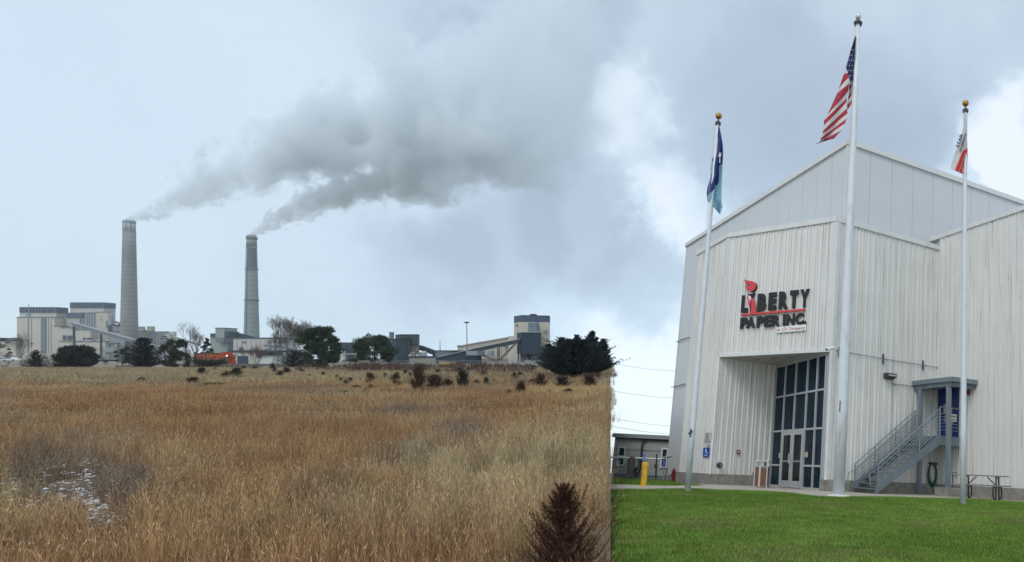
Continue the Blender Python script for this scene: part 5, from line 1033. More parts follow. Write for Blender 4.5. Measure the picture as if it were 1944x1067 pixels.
for (u, v, w, h_) in ((925, 663, 12, 14), (974, 672, 9, 11)): 
    mb = MB(); dd = 425; mb.lathe((LX(u + w / 2, dd), dd, LZ(v + h_, dd)), [(w / 2 * dd / F, 0), (w / 2 * dd / F, h_ * .7 * dd / F), (w / 3.4 * dd / F, h_ * dd / F)], 14); mb.build('tank', m_gr1 if u < 950 else m_lt, t)
t = bthing('surge_bin_tower', 'tall cream tower with a blue grey band and a dark hopper on its front', 'building', 1010, 300)
fp = lambda g: [(976 - g, 309), (990, 299.5 - g * .3), (1042.5 + g, 303), (1044 + g, 318), (985, 322)]
poly_tower(t, 'wall', fp(0), 611, None, m_cream, 300); poly_tower(t, 'band', fp(.3), 599, 611, m_band, 299.9); poly_tower(t, 'roof_edge', fp(.6), 598.2, 599, m_dk, 299.8)
for k in range(1, 12): u = 990 + k * 4.4; pan(t, 'louvre_post', u, u + .4, 600, 610.5, 300.2 + k * .3, m_gr2, .5)
blk(t, 'roof_vent', 1006, 1014, 596, 598.5, 308, m_dk, 3); pan(t, 'hatch', 1007, 1023, 613, 630, 300.6, m_gr2, 2.2); pan(t, 'louvre', 1032, 1039, 626, 632, 302.3, m_gr1, .3); pan(t, 'louvre', 981, 983, 616, 620, 305, m_gr2, 1.0)
poly_tower(t, 'hopper', [(981.5, 297), (989, 291), (1027, 291), (1027, 300), (983, 300)], 631, 671.5, haze_mat('hopper_blue_grey', (.018, .038, .068)), 291); poly_tower(t, 'hopper_rim', [(981, 296.5), (989, 290.5), (1027.5, 290.5), (1027.5, 300), (983, 300)], 630, 631.2, m_lt, 291)
for (a, b) in ((984, 297), (989, 292), (1008, 292), (1026, 292)): mb = MB(); mb.box(LX(a, b) - .2, LX(a, b) + .2, b, b + .4, HL, LZ(671.5, b)); mb.build('hopper_leg', m_dk, t)
for (a, c_) in ((989, 1000), (1000, 1008), (1008, 1018), (1018, 1026), (1000, 989), (1018, 1008)): mb = MB(); mb.beam(LP(a, 672, 292), LP(c_, 689, 292), .3, .3, Vector((0, 1, 0))); mb.build('hopper_brace', m_dk, t)
mb = MB(); mb.lathe(LP(1005, 680, 295), [(.3, -1.2), (1.9, 1.9)], 4); mb.build('hopper_cone', m_dk, t)
blk(t, 'side_pier', 1028, 1045, 657, None, 301, m_gr1, 6); 
for (a, w) in ((1034.5, 2.0), (1042, 2.0)): mb = MB(); mb.tube([(LX(a, 299), 299, HL), (LX(a, 299), 299, LZ(657, 299))], w / 2 * 299 / F, 9); mb.build('pipe', m_gr2, t)
for k, (r_) in enumerate((8.0, 5.5)):
    mb = MB(); mb.tube([LP(1045, 660 + k * 3, 302)] + [LP(1054 + math.sin(a) * r_, 660 + k * 3 + r_ - math.cos(a) * r_, 302) for a in (0, .4, .8, 1.2, 1.57)] + [LP(1054 + r_, 678, 302)], .38, 8); mb.build('curved_duct', m_dk, t)
cv = gallery('conveyor_gallery', 'long inclined conveyor rising right to the hopper on the banded tower', [(826, 678.5, 290), (905, 660, 290), (986, 643, 290)], 6.5, 290, (m_lt, m_dk, m_dk), (), wid=3)
for k in range(30):
    u = 900 + k * 2.9; v = 661 - (u - 905) * .21; mb = MB(); mb.beam(LP(u, v + 2.0, 289.6), LP(u, v + 6.2, 289.6), .12, .12, Vector((0, 1, 0))); mb.build('gallery_rib', m_gr2, cv)
for (a, b) in (((945, 657), (945, 684)), ((948, 657), (948, 684)), ((978, 652), (946, 684)), ((981, 651), (949, 685)), ((906, 668), (942, 684)), ((904, 670), (938, 685)), ((945, 664), (948, 664)), ((945, 672), (948, 676)), ((948, 666), (945, 671))): mb = MB(); mb.beam(LP(*a, 289), LP(*b, 289), .32, .32, Vector((0, 1, 0))); mb.build('trestle', M('rust_steel', (.10, .09, .085), .7), cv)
t = bthing('crusher_shed', 'grey box shed on a steel frame under the long inclined conveyor', 'building', 893, 280); blk(t, 'wall', 885, 906, 666, 674.5, 280, m_gr1, 6); blk(t, 'frame_deck', 884, 909, 674.5, 676, 279.5, m_dk, 7)
for u in (886, 890, 895, 900, 904, 908): mb = MB(); mb.box(LX(u, 280) - .15, LX(u, 280) + .15, 280, 280.3, HL, LZ(676, 280)); mb.build('frame_post', m_dk, t)
for (a, b) in ((886, 891), (895, 890), (895, 900), (904, 900)): mb = MB(); mb.beam(LP(a, 676.5, 280), LP(b, 688, 280), .16, .16, Vector((0, 1, 0))); mb.build('frame_brace', m_dk, t)
t = bthing('reclaim_structure', 'dark blue coal reclaim structure behind the fence below the conveyor', 'building', 850, 285)
mb = MB(); P = [LP(803, 690, 286), LP(903, 690, 286), LP(903, 668, 286), LP(870, 676, 286), (LP(808, 686, 286))]; mb.v = [tuple(p) for p in P] + [tuple(p + Vector((0, 5, 0))) for p in P]; mb.f = [(0, 1, 2, 3, 4), (9, 8, 7, 6, 5)] + [(i, i + 5, (i + 1) % 5 + 5, (i + 1) % 5) for i in range(5)]; mb.m = [0] * 7; mb.build('wall', m_dk, t); blk(t, 'wing', 806, 845, 676, None, 292, m_dk, 6)
# near yard pieces
t = bthing('storage_tank', 'cream box tank with vertical ribs and dark top behind the fence', 'tank', 792, 215); blk(t, 'wall', 777, 807, 679, None, 215, haze_mat('stained_cream', (.40, .39, .31), streak=(.24, .22, .17)), 6); blk(t, 'lid', 777, 807.3, 676.5, 679, 214.8, m_dk, 6.3)
for i in range(8): u = 778.5 + i * 3.8; pan(t, 'rib', u, u + .6, 679.2, 694, 215, m_brn, .12)
blk(t, 'roof_unit', 779, 788, 668, 676.5, 217, m_brn, 3); blk(t, 'roof_unit', 789, 800, 670, 676.5, 218, m_gr1, 3)
for u in (792, 778): mb = MB(); mb.ball(LP(u, 675, 214.5), .35, 6); mb.build('valve_cap', m_wt, t)
mb = MB(); mb.lathe(LP(805, 676, 219), [(.9, 0), (.9, 1.2), (.5, 1.8)], 12); mb.build('dome', m_lt, t)
t = bthing('yellow_loader', 'yellow tracked yard machine behind the fence right of the cream tank', 'loader', 846, 200); blk(t, 'body', 836, 857, 687, 692.5, 200, M('machine_yellow', (.42, .31, .10), .6), 2.5); blk(t, 'cab', 833, 838, 684.5, 692.5, 200.2, m_brn, 2); blk(t, 'track', 834, 856, 692.5, 695, 199.8, m_dk, 2.8)
t = bthing('light_mast', 'tall thin floodlight mast left of the long inclined conveyor', 'light mast', 886, 330); mb = MB(); mb.tube([(LX(887, 330), 330, HL), LP(886, 611.5, 330)], [.28, .16], 7); mb.build('pole', m_gr2, t); mb = MB(); mb.lathe(LP(886, 611.5, 330), [(.5, -.4), (1.0, -.1), (.6, .3)], 10); hd = mb.build('lamp_ring', m_gr2, t)
for k in range(4): a = k * 1.57 + .4; mb = MB(); p = LP(886, 611.5, 330) + Vector((math.cos(a) * .9, math.sin(a) * .9, -.35)); mb.box(p.x - .3, p.x + .3, p.y - .3, p.y + .3, p.z - .2, p.z + .2); mb.build('lamp', m_dk, hd)
t = bthing('concrete_wall', 'low pale concrete wall in front of the banded tower', 'wall', 1015, 160); blk(t, 'wall', 996, 1034, 684, None, 160, m_gr1, 1.2)
V = []; Fc = []; gx, gy = 34, 10; dm = 150
for j in range(gy + 1):
    for i in range(gx + 1):
        a = i / gx; b = j / gy; h_ = math.sin(math.pi * a) ** .8 * math.sin(math.pi * b) * 1.7 * (.75 + .5 * float(fbm(a * 9, b * 9, 2, 4))); V.append((LX(925, dm) + (LX(1012, dm) - LX(925, dm)) * a, dm + 7 * b, HL + h_ - .05))
for j in range(gy):
    for i in range(gx): k = j * (gx + 1) + i; Fc.append((k, k + 1, k + gx + 2, k + gx + 1))
tag(npmesh('gravel_mound', V, Fc, M('mound_gravel', (.21, .20, .185), .95, var=.3, vscale=2, bump=.6, bscale=6), fr=ML, org=(LX(968, dm), dm, HL)), 'grey gravel mound in front of the banded tower', 'mound')
# chain link fence
fe = bthing('chain_link_fence', 'chain link fence with steel posts in front of the power station yard', 'fence', 780, 185)
df = 185; us_ = np.linspace(636, 1000, 25)
for u in us_: mb = MB(); mb.tube([(LX(u, df), df, HL), (LX(u, df), df, LZ(684.5, df))], .05, 6); mb.build('post', m_gr1, fe)
for v in (684.8, 696): mb = MB(); mb.tube([LP(636, v, df), LP(1000, v, df)], .03, 5); mb.build('rail', m_gr1, fe)
mb = MB(); zt_ = LZ(685, df); sp = .32; x = LX(636, df)
while x < LX(1000, df) - 1.9:
    for s_ in (1, -1): x0_, x1_ = (x, x + 1.9) if s_ > 0 else (x + 1.9, x); mb.beam((x0_, df, HL + .1), (x1_, df, zt_), .012, .012, Vector((0, 1, 0)))
    x += sp
tag(mb.build('mesh_wire', m_gr1, fe), kind='stuff')

# ---- vehicles
m_or = M('engine_orange', (.56, .085, .014), .5, var=.12, vscale=.6, streak=(.22, .05, .03), samt=.5, sscale=(.8, .8, .5)); m_or2 = M('engine_faded_orange', (.36, .10, .05), .6, var=.15, vscale=.6); m_bk = M('engine_black', (.025, .028, .032), .6); m_lamp = M('headlight_lit', (.9, .88, .8), .3)
_n = m_lamp.node_tree.nodes['Principled BSDF']; _n.inputs['Emission Color'].default_value = (1, .95, .85, 1); _n.inputs['Emission Strength'].default_value = 3
def loco(u0, u1, d, lab, mat, front):
    t = bthing('locomotive', lab, 'locomotive', (u0 + u1) / 2, d, 'coupled locomotives'); x0, x1 = LX(u0, d), LX(u1, d); L = x1 - x0; q = d / F
    def b(nm, a0, a1, v0, v1, y0, y1, mt, par=None): mb = MB(); mb.box(x0 + L * a0, x0 + L * a1, d + y0, d + y1, LZ(v1, d), LZ(v0, d)); return mb.build(nm, mt, par or t, bevel=0.0)
    b('frame', 0, 1, 685.3, 687, -.1, 3.0, m_bk); b('long_hood', .02, .60, 672.5, 683.5, .3, 2.6, mat); b('hood_roof', .02, .60, 671.3, 672.5, .2, 2.7, m_bk); b('walkway', .0, .70, 683.5, 685.3, -.1, 3.0, m_bk)
    cb = b('cab', .60 if front else .62, .80, 669.5, 684.5, -.05, 3.0, mat); b('nose', .80, .965, 673.5, 685.5, .15, 2.8, mat); b('cab_roof', .585, .82, 668.3, 669.5, -.15, 3.1, mat if front else m_bk); b('pilot', .93, 1.0, 684.5, 691, .2, 2.8, mat)
    for a in (.63, .70, .755): b('window', a, a + .04, 671.3, 674.5, -.08, .0, m_dwin, cb)
    b('fuel_tank', .36, .62, 687, 690.8, .4, 2.6, m_gr2)
    for a in (.06, .66):
        tr = b('truck', a, a + .25, 687.2, 690.2, .3, 2.7, m_bk)
        for k in range(3): mb = MB(); c = Vector((x0 + L * (a + .04 + k * .085), d + .2, LZ(690.1, d))); mb.tube([c, c + Vector((0, 2.4, 0))], 1.9 * q, 14); mb.build('wheel', m_bk, tr)
    for a in (.1, .2, .3, .42): b('roof_fan', a, a + .07, 670.3, 671.3, .6, 2.3, m_bk)
    for a in (.14, .3, .46): b('hood_door', a, a + .10, 675, 683, .24, .31, M('engine_orange_dark', (.42, .07, .02), .6))
    b('hood_stripe', .02, .60, 682.3, 683.3, .25, .31, M('engine_cream', (.5, .42, .3), .6)); b('exhaust', .48, .55, 669.8, 671.3, .9, 1.9, m_bk)
    for k in range(10): mb = MB(); xk = x0 + L * (.03 + k * .065); mb.tube([(xk, d - .08, LZ(685, d)), (xk, d - .08, LZ(680, d))], .03, 4); mb.build('railing_post', M('rail_white', (.55, .55, .5), .6), t)
    if front:
        mb = MB(); mb.ball(Vector((x0 + L * .93, d - .02, LZ(675.2, d))), .17, 6); mb.build('headlight', m_lamp, t)
        for a in (.84, .9): b('nose_stripe', a, a + .03, 676, 685, .10, .16, M('engine_cream'))
loco(395, 433.5, 212, 'front bright orange locomotive with a lit headlight beside the cream garage', m_or, True)
loco(365, 396, 216, 'rear faded orange locomotive behind the bare tree', m_or2, False)
mb = MB(); mb.box(LX(330, 212), LX(560, 212), 211, 215, HL, LZ(691.5, 212)); tag(mb.build('railway_bed', M('ballast', (.16, .155, .15), .95, var=.3, vscale=2), fr=ML), kind='structure')
for yk in (211.9, 213.3): mb = MB(); mb.box(LX(330, 212), LX(560, 212), yk, yk + .08, LZ(691.5, 212), LZ(690.9, 212)); tag(mb.build('rail', m_bk, fr=ML), 'nearer steel rail under the locomotives' if yk < 212.5 else 'farther steel rail, under the far wheels of the locomotives', 'rail', 'railway rails')
def car(u, v, d, lab, mat, L=4.5):
    q = LP(u, v, d); t = thing('parked_car', lab, 'car', q, None, ML); mb = MB(); x, y, z = q
    prof = [(-.5, .25), (-.5, .55), (-.40, .62), (-.27, .98), (.12, 1.0), (.28, .66), (.46, .56), (.5, .3), (.5, .2), (-.5, .2)]
    n_ = len(prof); mb.v = [(x + a * L, y, z + h_ * 1.35) for a, h_ in prof] + [(x + a * L, y + 1.8, z + h_ * 1.35) for a, h_ in prof]; mb.f = [tuple(range(n_)), tuple(range(2 * n_ - 1, n_ - 1, -1))] + [(i, n_ + i, n_ + (i + 1) % n_, (i + 1) % n_) for i in range(n_)]; mb.m = [0] * (n_ + 2); mb.build('body', mat, t)
    mb = MB(); mb.v = [(x + a * L, y - .02, z + h_ * 1.35) for a, h_ in ((-.30, .66), (.22, .66), (.11, .93), (-.25, .93))]; mb.f = [(0, 1, 2, 3)]; mb.m = [0]; mb.build('window', m_dwin, t)
    for a in (-.32, .32): mb = MB(); mb.tube([(x + a * L, y - .03, z + .33), (x + a * L, y + .2, z + .33)], .33, 12); mb.build('wheel', m_bk, t)
car(16, 685.5, 230, 'white parked car left of the first bare tree', M('car_white', (.7, .72, .74), .3), 5.2); car(3, 686, 236, 'pale grey car at the very left edge', M('car_grey', (.45, .48, .5), .3)); car(300, 688, 240, 'white van between the pines', M('car_white'), 5.0)
t = bthing('flatbed_trailer', 'dark flat trailer standing right of the large dark bush', 'trailer', 188, 240); blk(t, 'deck', 172, 206, 683, 686, 240, m_dk, 3); blk(t, 'crate', 174, 184, 675, 683, 240.5, m_cream2, 2); blk(t, 'crate', 195, 207, 674, 683, 241, M('pale_green_tank', (.33, .37, .32), .8), 2)
for u in (176, 181, 198, 202): mb = MB(); mb.tube([LP(u, 687, 239.9), LP(u, 687, 240.3)], .3, 9); mb.build('wheel', m_bk, t)

# ================================================================ VEGETATION of the prairie side
def bark(n, c): return M(n, c, .95, var=.25, vscale=4)
m_bark = bark('bark', (.085, .068, .058)); m_barkg = bark('grey_bark', (.17, .155, .145)); m_twig = bark('twig', (.17, .145, .135)); m_twigp = bark('reddish_twig', (.175, .125, .125))
def leafmat(name, c1, c2): return M(name, c1, .85, col2=c2, vscale=1.6, spec=.2)
m_pine = leafmat('pine_needles', (.018, .038, .022), (.055, .088, .042)); m_spruce = leafmat('spruce_needles', (.020, .030, .028), (.045, .060, .050)); m_olive = leafmat('olive_needles', (.030, .042, .026), (.075, .085, .045))
m_cedar = leafmat('cedar_sprays', (.016, .024, .028), (.038, .052, .052)); m_rust = leafmat('winter_cedar_sprays', (.050, .020, .015), (.125, .058, .038)); m_scrub = leafmat('dark_scrub', (.065, .036, .030), (.14, .085, .065)); m_scrub2 = leafmat('grey_brown_scrub', (.07, .055, .045), (.13, .105, .085)); m_dkscrub = leafmat('green_black_scrub', (.028, .032, .026), (.07, .072, .052))
def tri_strip(P0, P1, w, rs):
    """thin triangles from P0 (base) to P1 (tip), arrays (n,3)"""
    d = P1 - P0; s = np.cross(d, rs.randn(len(P0), 3)); s /= np.linalg.norm(s, axis=1)[:, None] + 1e-9; s *= (w / 2)[:, None] if isinstance(w, np.ndarray) else w / 2
    V = np.stack([P0 - s, P0 + s, P1], 1).reshape(-1, 3); return V, np.arange(len(V)).reshape(-1, 3)
def bare_tree(base, h, spread, seed, lab, mats=(m_barkg, m_twig), lean=0, nmain=5, depth=5, up=.55, r0=None, grp=None, trunkf=.28):
    r = random.Random(seed); t = thing('bare_tree', lab, 'tree', base, grp, ML); r0 = r0 or h * .022; base = Vector(base); T = MB(); tw = []
    def grow(p, d, L, rad, k):
        n_ = 3; pts = [p]; dd = d.copy()
        for i in range(n_): dd = (dd + Vector((r.uniform(-.16, .16), r.uniform(-.16, .16), r.uniform(-.02, .14)))).normalized(); pts.append(pts[-1] + dd * L / n_)
        if k <= 1: T.tube(pts, [rad, rad * .85, rad * .7, rad * .55], 5, cap=False)
        else: tw.append((pts, rad))
        if k >= depth: return
        nb = r.choice((3, 3, 4)) if k < 3 else 3
        for i in range(nb):
            ax = Vector((r.uniform(-1, 1) * spread, r.uniform(-1, 1) * spread, r.uniform(.1, 1) * up + .12)).normalized(); nd = (dd * .72 + ax * .75).normalized(); q = pts[-1] if i < 2 else pts[r.choice((1, 2))]
            grow(q, nd, L * r.uniform(.60, .82), rad * .58, k + 1)
    th = h * trunkf; top = base + Vector((lean, 0, th)); T.tube([base + Vector((0, 0, -.1)), base.lerp(top, .5), top], [r0 * 1.25, r0, r0 * .85], 7)
    for i in range(nmain):
        a = i * math.tau / nmain + r.uniform(-.5, .5); d = Vector((math.cos(a) * spread, math.sin(a) * spread, r.uniform(.6, 1.3))).normalized(); grow(base.lerp(top, r.uniform(.75, 1)), d, h * .27 * r.uniform(.8, 1.15), r0 * .5, 1)
    T.build('trunk', mats[0], t)
    P0 = []; P1 = []; W = []
    for pts, rad in tw:
        for a, b in zip(pts[:-1], pts[1:]): P0.append(a); P1.append(b); W.append(max(rad, h * .0013) * 2)
    V = []; Fc = []
    P0 = np.array(P0); P1 = np.array(P1); W = np.array(W); d = P1 - P0; rs = np.random.RandomState(seed); s = np.cross(d, rs.randn(*d.shape)); s /= np.linalg.norm(s, axis=1)[:, None] + 1e-9; s2 = np.cross(d, s); s2 /= np.linalg.norm(s2, axis=1)[:, None] + 1e-9
    w = (W / 2)[:, None]; ring0 = [P0 + s * w, P0 - s * w * .5 + s2 * w * .87, P0 - s * w * .5 - s2 * w * .87]; w2 = w * .8; ring1 = [P1 + s * w2, P1 - s * w2 * .5 + s2 * w2 * .87, P1 - s * w2 * .5 - s2 * w2 * .87]
    V = np.stack(ring0 + ring1, 1).reshape(-1, 3); n_ = len(P0); k = (np.arange(n_) * 6)[:, None]; Fc = np.concatenate([k + np.array([[j, (j + 1) % 3, 3 + (j + 1) % 3, 3 + j]]) for j in range(3)])
    npmesh('crown', V, Fc, mats[1], t); return t
def clump_tree(base, h, w, seed, lab, mat, nc=34, nl=150, leaf=.22, z0=.18, shape='round', name='pine_tree', trunk=m_bark, grp=None, squash=.8, dep=1.0):
    r = np.random.RandomState(seed); base = Vector(base); t = thing(name, lab, 'tree', base, grp, ML); T = MB(); T.tube([base + Vector((0, 0, -.1)), base + Vector((0, 0, h * .5)), base + Vector((w * .03, 0, h * .93))], [h * .022, h * .014, h * .004], 7)
    C = []; S = []
    for i in range(nc):
        f_ = (i + .5) / nc; z = z0 + (1 - z0) * f_ ** .95
        env = {'round': math.sqrt(max(.03, 1 - (((z - z0) / (1 - z0) - .30) / .78) ** 2)) * (.72 + .4 * r.rand()), 'cone': (1 - (z - z0) / (1 - z0)) ** .8 * .95 + .07, 'flat': math.sin(math.pi * min(1, .32 + .66 * (z - z0) / (1 - z0))) ** .5}[shape]
        a = r.rand() * 6.283 + i * 2.4; q = (.45 + .55 * math.sqrt(r.rand())) * env * w / 2 * (.82 + .3 * r.rand()); c = np.array([base.x + q * math.cos(a), base.y + q * math.sin(a) * dep, base.z + z * h]); C.append(c); S.append(w * (.055 + .10 * r.rand()) * (1 if shape != 'cone' else .55 + .6 * env))
        zt = max(.12, z - .14) * h; T.tube([Vector((base.x, base.y, base.z + zt)), Vector((base.x, base.y, base.z + zt)).lerp(Vector(c), .55) + Vector((0, 0, -.02 * h)), Vector(c)], [h * .006, h * .004, h * .002], 4, cap=False)
    T.build('trunk', trunk, t); V = []
    for c, s in zip(C, S):
        n_ = int(nl * 1.7); d = r.randn(n_, 3); d /= np.linalg.norm(d, axis=1)[:, None]; q = s * (r.rand(n_) ** .45)[:, None]; p = c + d * q * np.array([1.15, 1.15, squash]); e = d * .6 + r.randn(n_, 3) * .45 + np.array([0, 0, .8]); e /= np.linalg.norm(e, axis=1)[:, None]
        s1 = np.cross(e, r.randn(n_, 3)); s1 /= np.linalg.norm(s1, axis=1)[:, None]; L = leaf * (.7 + 1.1 * r.rand(n_))[:, None]; V.append(np.stack([p - s1 * L * .17, p + s1 * L * .17, p + s1 * L * .08 + e * L, p - s1 * L * .08 + e * L], 1).reshape(-1, 3))
    V = np.concatenate(V); npmesh('crown', V, np.arange(len(V)).reshape(-1, 4), mat, t); return t
def spray_tree(base, h, w, seed, lab, mat, nb=260, nn=16, name='juniper_tree', cat='tree', zlow=.04, droop=0.0, upturn=.55, needle=.16, shape=1.0, grp=None, trunk=m_bark, dep=1.0, skew=0.0, wid=.3, trk=True, lead=0):
    """conical tree of upswept feathery sprays"""
    r = np.random.RandomState(seed); base = Vector(base); b = np.array(base); t = thing(name, lab, cat, base, grp, ML)
    if trk: T = MB(); T.tube([base + Vector((0, 0, -.1)), base + Vector((skew * .5, 0, h * .55)), base + Vector((skew, 0, h * .97))], [h * .02, h * .012, h * .002], 7); T.build('trunk', trunk, t)
    P0s = []; P1s = []; W = []
    for i in range(nb):
        f_ = zlow + (1 - zlow) * r.rand() ** 1.25; rad = w / 2 * ((1 - f_) ** shape * .97 + .03) * (.62 + .55 * r.rand() ** .7) * (1 + .22 * math.sin(i * 1.7)); a = r.rand() * 6.283; out = np.array([math.cos(a), math.sin(a) * dep, 0]); L = rad * (1.0 + .1 * r.rand()) + h * .03
        s0 = b + np.array([skew * f_, 0, f_ * h]); m_ = nn; tt = np.linspace(.15, 1, m_); L *= (1 + .35 * (r.rand() < .12)); pts = s0 + out * (tt * L)[:, None] + np.array([0, 0, 1]) * ((tt ** 1.8) * upturn * L * .9 + h * .02 * tt - droop * L * np.sin(tt * 3.14))[:, None]
        dr = np.gradient(pts, axis=0); dr /= np.linalg.norm(dr, axis=1)[:, None]
        for k in range(3):
            side = r.randn(m_, 3) * .75; e = dr + side; e /= np.linalg.norm(e, axis=1)[:, None]; ln = needle * (.55 + .8 * r.rand(m_))[:, None] * (1.25 - .5 * tt)[:, None] * (1 if L > needle * 2 else .6); P0s.append(pts); P1s.append(pts + e * ln); W.append(np.full(m_, needle * wid))
        P0s.append(pts[:-1]); P1s.append(pts[1:] + dr[1:] * .3 * L / m_); W.append(np.full(m_ - 1, needle * wid * .55))
    for i in range(lead):      # long leaders that break the outline
        f_ = .18 + .7 * r.rand(); rad = w / 2 * (1 - f_) ** shape * .75; a = r.rand() * 6.283; s0 = b + np.array([skew * f_ + rad * math.cos(a) * .5, rad * math.sin(a) * dep * .5, f_ * h * .85]); L = h * (.22 + .16 * r.rand()); m_ = 22; tt = np.linspace(0, 1, m_)
        dv = np.array([math.cos(a) * (.35 + .5 * r.rand()), math.sin(a) * .5, 1.0]); dv /= np.linalg.norm(dv); pts = s0 + dv * (tt * L)[:, None] + np.array([math.cos(a), math.sin(a), 0]) * (np.sin(tt * 3.1) * L * .08)[:, None]
        for k in range(5):
            e = dv * .9 + r.randn(m_, 3) * .7; e /= np.linalg.norm(e, axis=1)[:, None]; ln = (needle * 1.2 + L * .16 * (1 - tt))[:, None] * (.5 + .6 * r.rand(m_))[:, None]; P0s.append(pts); P1s.append(pts + e * ln); W.append(np.full(m_, needle * wid))
        P0s.append(pts[:-1]); P1s.append(pts[1:] + dv * .02); W.append(np.full(m_ - 1, needle * wid))
    V, Fc = tri_strip(np.concatenate(P0s), np.concatenate(P1s), np.concatenate(W), r); npmesh('crown' if trk else 'branches', V, Fc, mat, t); return t
def gz(u, v):      # where the hillside is seen at a pixel
    d = dist_v(v); x = LX(u, d)
    for k in range(8): zz = float(field_z(x, d)); d = -zz * F / (v - PY); x = LX(u, d)
    return Vector((x, d, float(field_z(x, d))))
def H_(base, v): return LZ(v, base.y) - base.z
def W_of(base, w): return w * base.y / F

b = gz(607, 698); clump_tree(b, H_(b, 626), W_of(b, 68), 3, 'largest dark green pine with an open irregular crown, behind the shrubs', m_pine, 62, 150, .40, .14, 'round')
b = gz(711, 696); clump_tree(b, H_(b, 641), W_of(b, 66), 4, 'rounded dark green pine with a short trunk, left of the dust collector', m_pine, 56, 140, .36, .20, 'round')
b = gz(333, 698); clump_tree(b, H_(b, 647), W_of(b, 42), 5, 'olive green pine left of the rear locomotive', m_olive, 44, 80, .34, .04, 'round')
b = gz(232, 697); clump_tree(b, H_(b, 661), W_of(b, 24), 6, 'thin olive pine between the large dark bush and the dark spruce', m_olive, 18, 70, .22, .2, 'round')
b = gz(272, 700); spray_tree(b, H_(b, 643), W_of(b, 50), 7, 'dark pointed spruce with double top below the first chimney', m_cedar, 420, 12, 'spruce_tree', needle=.38, shape=.62, upturn=.35)
b = gz(68, 699); spray_tree(b, H_(b, 666), W_of(b, 33), 8, 'small dark spruce in front of the leftmost bare tree', m_cedar, 230, 10, 'spruce_tree', needle=.30, shape=.85, upturn=.3)
b = gz(-3, 690); clump_tree(b, H_(b, 641), W_of(b, 32), 9, 'dark pine cut by the left edge', m_pine, 20, 80, .3, .1, 'round')
b = gz(393, 692); clump_tree(b, H_(b, 643), W_of(b, 24), 10, 'narrow dark spruce behind the locomotives', m_spruce, 26, 80, .34, .1, 'cone', 'spruce_tree')
b = gz(146, 699); clump_tree(b, H_(b, 661), W_of(b, 54), 12, 'large rounded dark evergreen bush in front of the cream annex', m_spruce, 70, 120, .36, .02, 'round', 'evergreen_bush')
b = gz(141, 698); bare_tree(b, H_(b, 644), .62, 13, 'bare brown branches rising out of the large dark bush', (m_bark, m_twigp), nmain=7, depth=5, trunkf=.1)
b = gz(167, 698); bare_tree(b, H_(b, 650), .6, 14, 'small rounded bare bush at the right side of the large dark bush', (m_bark, m_twigp), nmain=6, depth=5, trunkf=.1)
b = gz(40, 692); bare_tree(b, H_(b, 639), .75, 15, 'spreading bare tree in front of the leftmost boiler house', depth=6, trunkf=.32, r0=.16)
b = gz(371, 697); bare_tree(b, H_(b, 628), .62, 16, 'bare forked tree in front of the rear locomotive', (m_bark, m_twig), depth=6, trunkf=.42, nmain=4, r0=.18)
b = gz(488, 696); bare_tree(b, H_(b, 645), .85, 17, 'pinkish bare multi stemmed tree in front of the garage', (m_barkg, m_twigp), depth=6, nmain=8, trunkf=.08, r0=.12)
b = gz(558, 697); bare_tree(b, H_(b, 598), .62, 18, 'tallest spreading bare tree left of the largest pine', (m_barkg, m_twig), depth=7, nmain=6, trunkf=.22, r0=.20)
b = gz(527, 697); bare_tree(b, H_(b, 636), .45, 19, 'slender bare sapling left of the tallest bare tree', (m_barkg, m_twig), depth=6, nmain=4, trunkf=.3, r0=.09)
b = gz(560, 700); spray_tree(b, H_(b, 668), W_of(b, 40), 20, 'dark low juniper bush at the foot of the tallest bare tree', m_dkscrub, 200, 9, 'juniper_bush', 'bush', needle=.4, shape=.45)
b = gz(606, 702); spray_tree(b, H_(b, 683), W_of(b, 30), 21, 'low dark brush under the largest pine', m_dkscrub, 140, 8, 'juniper_bush', 'bush', needle=.32, shape=.5, trk=False)
b = gz(397, 698); spray_tree(b, H_(b, 688), W_of(b, 74), 22, 'wide low dark brush in front of the locomotives', m_dkscrub, 240, 8, 'low_brush', 'bush', needle=.32, shape=.35, trk=False)
b = gz(112, 694); bare_tree(b, H_(b, 668), .9, 23, 'grey bare thicket right of the small dark spruce', (m_barkg, m_twig), depth=5, nmain=9, trunkf=.05, r0=.08)
b = gz(95, 693); bare_tree(b, H_(b, 664), .9, 24, 'grey bare thicket behind the small dark spruce', (m_barkg, m_twig), depth=5, nmain=9, trunkf=.05, r0=.08)
b = gz(352, 696); bare_tree(b, H_(b, 650), .8, 25, 'grey bare thicket between the olive pine and the forked tree', (m_barkg, m_twig), depth=5, nmain=8, trunkf=.08, r0=.08)
b = gz(200, 693); bare_tree(b, H_(b, 668), .9, 26, 'low bare bush beside the flat trailer', (m_barkg, m_twigp), depth=5, nmain=8, trunkf=.05, r0=.08)
b = gz(16, 693); bare_tree(b, H_(b, 664), .9, 27, 'low grey thicket at the far left behind the white car', (m_barkg, m_twig), depth=5, nmain=8, trunkf=.05, r0=.08)
